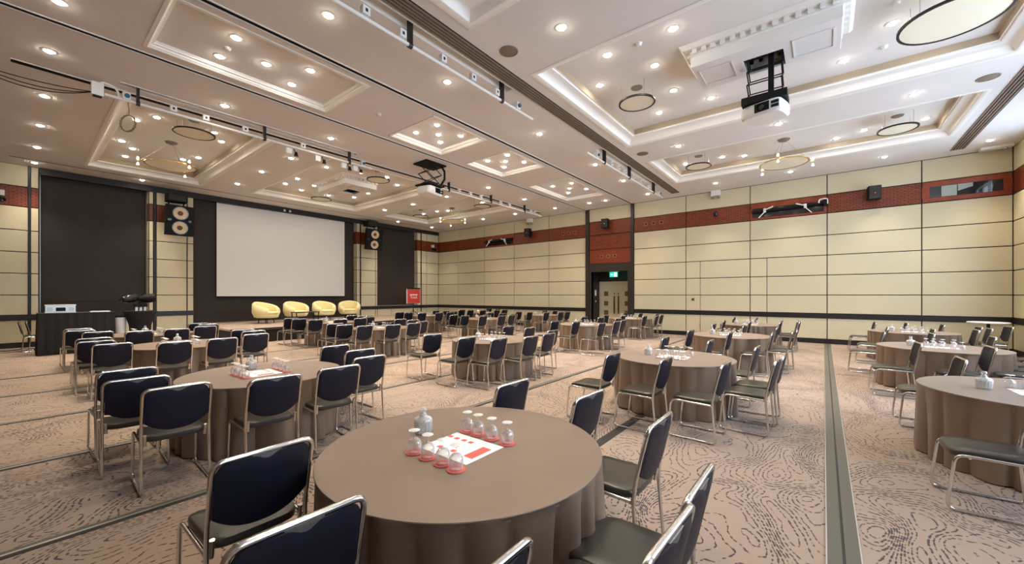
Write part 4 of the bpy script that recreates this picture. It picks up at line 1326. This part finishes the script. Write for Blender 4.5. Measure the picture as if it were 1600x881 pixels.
# ------------------------------------------------------------------ stage furniture
def tub_chair(x, y, rz, label):
    t = tag(empty('tub_armchair', (x, y, 0.50), rz), label, 'armchair', 'yellow tub armchairs on the stage')
    # shell: runs round the back, arms sloping to the front (+x)
    n = 28
    b = MB()
    for k in range(n+1):
        a = PI*0.22+(2*PI-PI*0.44)*k/n
        s = abs(k/n-0.5)*2                                   # 0 at back, 1 at arm fronts
        zt = 0.77-0.25*s**1.6
        ro, ri = 0.42, 0.31
        c, q = math.cos(a), math.sin(a)
        e = 1.06
        b.v += [(ro*0.86*c, ro*0.86*e*q, 0.22), (ro*1.02*c, ro*1.02*e*q, 0.40), (ro*1.0*c, ro*e*q, zt-0.05), (ro*0.90*c, ro*0.90*e*q, zt),
                (ri*1.02*c, ri*1.02*e*q, zt-0.03), (ri*c, ri*e*q, zt-0.12), (ri*0.96*c, ri*0.96*e*q, 0.30)]
    m = 7
    for k in range(n):
        for j in range(m-1):
            b.f.append((k*m+j, (k+1)*m+j, (k+1)*m+j+1, k*m+j+1))
        b.f.append((k*m+m-1, (k+1)*m+m-1, (k+1)*m, k*m))
    b.f.append(tuple(range(m)))
    b.f.append(tuple(n*m+j for j in reversed(range(m))))
    b.build('shell', 'yellow_fabric', t, smooth=55)
    MB().lathe([(0,0.20),(0.33,0.20),(0.36,0.23),(0.36,0.31),(0,0.31)], 28, (0.03,0,0)).build('seat_base', 'yellow_fabric', t, smooth=50)
    MB().lathe([(0,0.31),(0.29,0.31),(0.325,0.34),(0.325,0.39),(0.28,0.415),(0,0.425)], 28, (0.06,0,0)).build('seat_cushion', 'yellow_fabric', t, smooth=50)
    for k in range(4):
        a = PI/4+k*PI/2
        MB().tube([(0.20*math.cos(a), 0.20*math.sin(a), 0.20), (0.25*math.cos(a), 0.25*math.sin(a), 0.005)], 0.013, 6).build('leg', 'black_plastic', t)
    return t
NTH = ['leftmost', 'second from the left', 'third from the left', 'rightmost']
for k, (x, y, rz) in enumerate(((-17.85, 6.28, 0.55), (-18.1, 7.55, 0.22), (-18.25, 8.85, 0.02), (-18.45, 10.2, -0.42))):
    o = tub_chair(x, y, rz, 'pale yellow tub armchair on the stage, %s of four' % NTH[k])
    o.scale = (1.14, 1.14, 1.14)
st = tag(empty('low_stage_table', (-17.1, 7.5, 0.5)), 'low black table in front of the yellow armchairs', 'table')
MB().box(-0.25, 0.25, -0.48, 0.48, 0.42, 0.45).build('tabletop', 'dark_trim', st)
for sx in (-1, 1):
    for sy in (-1, 1):
        MB().bar((sx*0.21, sy*0.43, 0.0), (sx*0.22, sy*0.45, 0.42), 0.03).build('leg', 'black_plastic', st)

# easel with red sign
es = tag(empty('easel_sign', (-18.0, 13.75, 0.5), 0.0), 'red sign with white lettering on an easel right of the screen', 'easel sign')
mt = Matrix.Rotation(-0.10, 4, 'Z')
MB().box(-0.012, 0.012, -0.44, 0.44, 0.68, 1.52).xform(mt).build('frame', 'white_plastic', es)
MB().box(0.012, 0.020, -0.40, 0.42, 0.69, 1.47).xform(mt).build('red_poster', 'red_sign', es)
MB().box(-0.02, 0.024, -0.42, 0.42, 1.48, 1.56).xform(mt).build('paper_clamp', 'black_plastic', es)
base = mt @ Matrix.Translation((0.022, 0, 1.15)) @ Matrix.Rotation(PI/2, 4, 'Z') @ Matrix.Rotation(PI/2, 4, 'X')
ln = MB()
for k in range(8):
    ln.box(-0.24+k*0.06, -0.19+k*0.06, -0.03, 0.03 if k not in (2, 5) else 0.02, 0, 0.003)
ln.xform(mt @ Matrix.Translation((0.020, 0, 1.17)) @ Matrix.Rotation(PI/2, 4, 'Z') @ Matrix.Rotation(PI/2, 4, 'X')).build('lettering', 'paper', es)
text_mesh('Track', 0.19, 'lettering', 'paper', es, mt @ Matrix.Translation((0.021, 0, 1.02)) @ Matrix.Rotation(PI/2, 4, 'Z') @ Matrix.Rotation(PI/2, 4, 'X'))
MB().bar((-0.02, 0, 0), (-0.02, 0, 1.5), 0.035).build('post', 'dark_trim', es)
for a in (0.3, 2.4, 4.5):
    MB().bar((-0.02, 0, 0.30), (-0.02+0.4*math.cos(a), 0.4*math.sin(a), 0.012), 0.025).build('leg', 'dark_trim', es)

# tech desk corner
td = tag(empty('tech_desk', (-17.0, 1.05, 0)), 'tall black cloth-covered desk at the left in front of the blind', 'desk')
MB().box(-0.42, 0.42, -0.76, 0.72, 1.11, 1.15).build('desktop', 'black_cloth', td)
dr = MB()
pts = []
for k in range(61):
    u = k/60
    pts.append((u, 0.012*math.sin(u*52)+0.006*math.sin(u*117)))
def drape(mb, a, b, z0, z1, nx, ny):
    for k in range(len(pts)-1):
        (u0, f0), (u1, f1) = pts[k], pts[k+1]
        p0 = (a[0]+(b[0]-a[0])*u0, a[1]+(b[1]-a[1])*u0)
        p1 = (a[0]+(b[0]-a[0])*u1, a[1]+(b[1]-a[1])*u1)
        mb.add([(p0[0], p0[1], z1), (p1[0], p1[1], z1), (p1[0]+nx*(0.015+f1), p1[1]+ny*(0.015+f1), z0), (p0[0]+nx*(0.015+f0), p0[1]+ny*(0.015+f0), z0)], [(0,1,2,3)])
drape(dr, (0.42,-0.76), (0.42,0.72), 0.01, 1.14, 1, 0)
drape(dr, (-0.42,-0.76), (0.42,-0.76), 0.01, 1.14, 0, -1)
drape(dr, (-0.42,0.72), (0.42,0.72), 0.01, 1.14, 0, 1)
dr.build('drape', 'black_cloth', td, smooth=60)
fc = tag(empty('flight_case', (-17.0, 0.72, 1.15)), 'silver flight case on the black tech desk', 'case')
MB().box(-0.16, 0.16, -0.28, 0.28, 0.0, 0.22).build('shell', 'aluminium', fc)
for z in (0.0, 0.20):
    MB().box(-0.17, 0.17, -0.29, 0.29, z, z+0.03).build('edging', 'white_plastic', fc)
for y in (-0.2, 0.2):
    MB().box(0.16, 0.175, y-0.05, y+0.05, 0.06, 0.16).build('latch', 'steel', fc)
MB().box(0.16, 0.18, -0.09, 0.09, 0.05, 0.15).build('handle', 'black_plastic', fc)
lp = tag(empty('laptop', (-17.0, 1.5, 1.15)), 'white folded papers at the right end of the tech desk', 'papers')
MB().box(-0.15, 0.15, -0.2, 0.2, 0.0, 0.025).build('sheet_stack', 'paper', lp)
lp.name = 'paper_stack'
ck = tag(empty('cocktail_table', (-17.25, 2.42, 0)), 'small black stretch-clothed table right of the tech desk', 'table')
MB().lathe([(0,1.15),(0.40,1.15),(0.41,1.12),(0.36,1.0),(0.27,0.7),(0.25,0.4),(0.30,0.1),(0.32,0.0)], 28).build('stretch_cover', 'black_cloth', ck, smooth=50)
hd = tag(empty('moving_head_lamp', (-17.25, 2.42, 1.15)), 'glossy black twin stage lamp on the small black table', 'stage lamp')
for k, (y, rz) in enumerate(((-0.24, 0.5), (0.22, -0.2))):
    mb = MB()
    for j in range(9):
        pass
    prof = [(0.0,-0.30),(0.10,-0.24),(0.17,-0.10),(0.185,0.02),(0.16,0.14),(0.0,0.17)]
    mb.lathe(prof, 20).xform(Matrix.Translation((0, y, 0.40)) @ Matrix.Rotation(rz, 4, 'Z') @ Matrix.Rotation(-PI/2+0.15, 4, 'X') @ Matrix.Scale(0.8, 4, (0,1,0)))
    mb.build('lamp_shell', 'black_gloss' if k == 0 else 'black_plastic', hd, smooth=50)
MB().box(-0.12, 0.12, -0.16, 0.16, 0.12, 0.22).build('base', 'black_plastic', hd)
for y in (-0.10, 0.0, 0.10):
    MB().box(0.05, 0.11, y-0.03, y+0.03, 0.0, 0.13).build('foot', 'white_plastic', hd)
MB().bar((0, 0, 0.2), (0, 0, 0.36), 0.08).build('neck', 'black_plastic', hd)
bn = tag(empty('white_bin', (-17.35, 1.98, 0)), 'slim white bin between the tech desk and small black table', 'bin')
MB().lathe([(0,0.0),(0.11,0.0),(0.135,0.98),(0.13,0.98),(0.10,0.05)], 20).build('body', 'white_plastic', bn, smooth=40)
MB().lathe([(0.138,0.95),(0.145,0.97),(0.145,1.0),(0.0,1.02)], 20).build('lid', 'black_plastic', bn, smooth=40)
cb = []
for i in range(40):
    s = i/39
    cb.append((-19.0+0.25*math.sin(s*9), -0.4+0.9*s+0.05*math.sin(s*21), 0.012))
tag(MB().tube(cb, 0.010, 6).build('floor_cable', 'black_plastic', None, 60), 'loose black cable on the carpet at the left wall', 'cable')
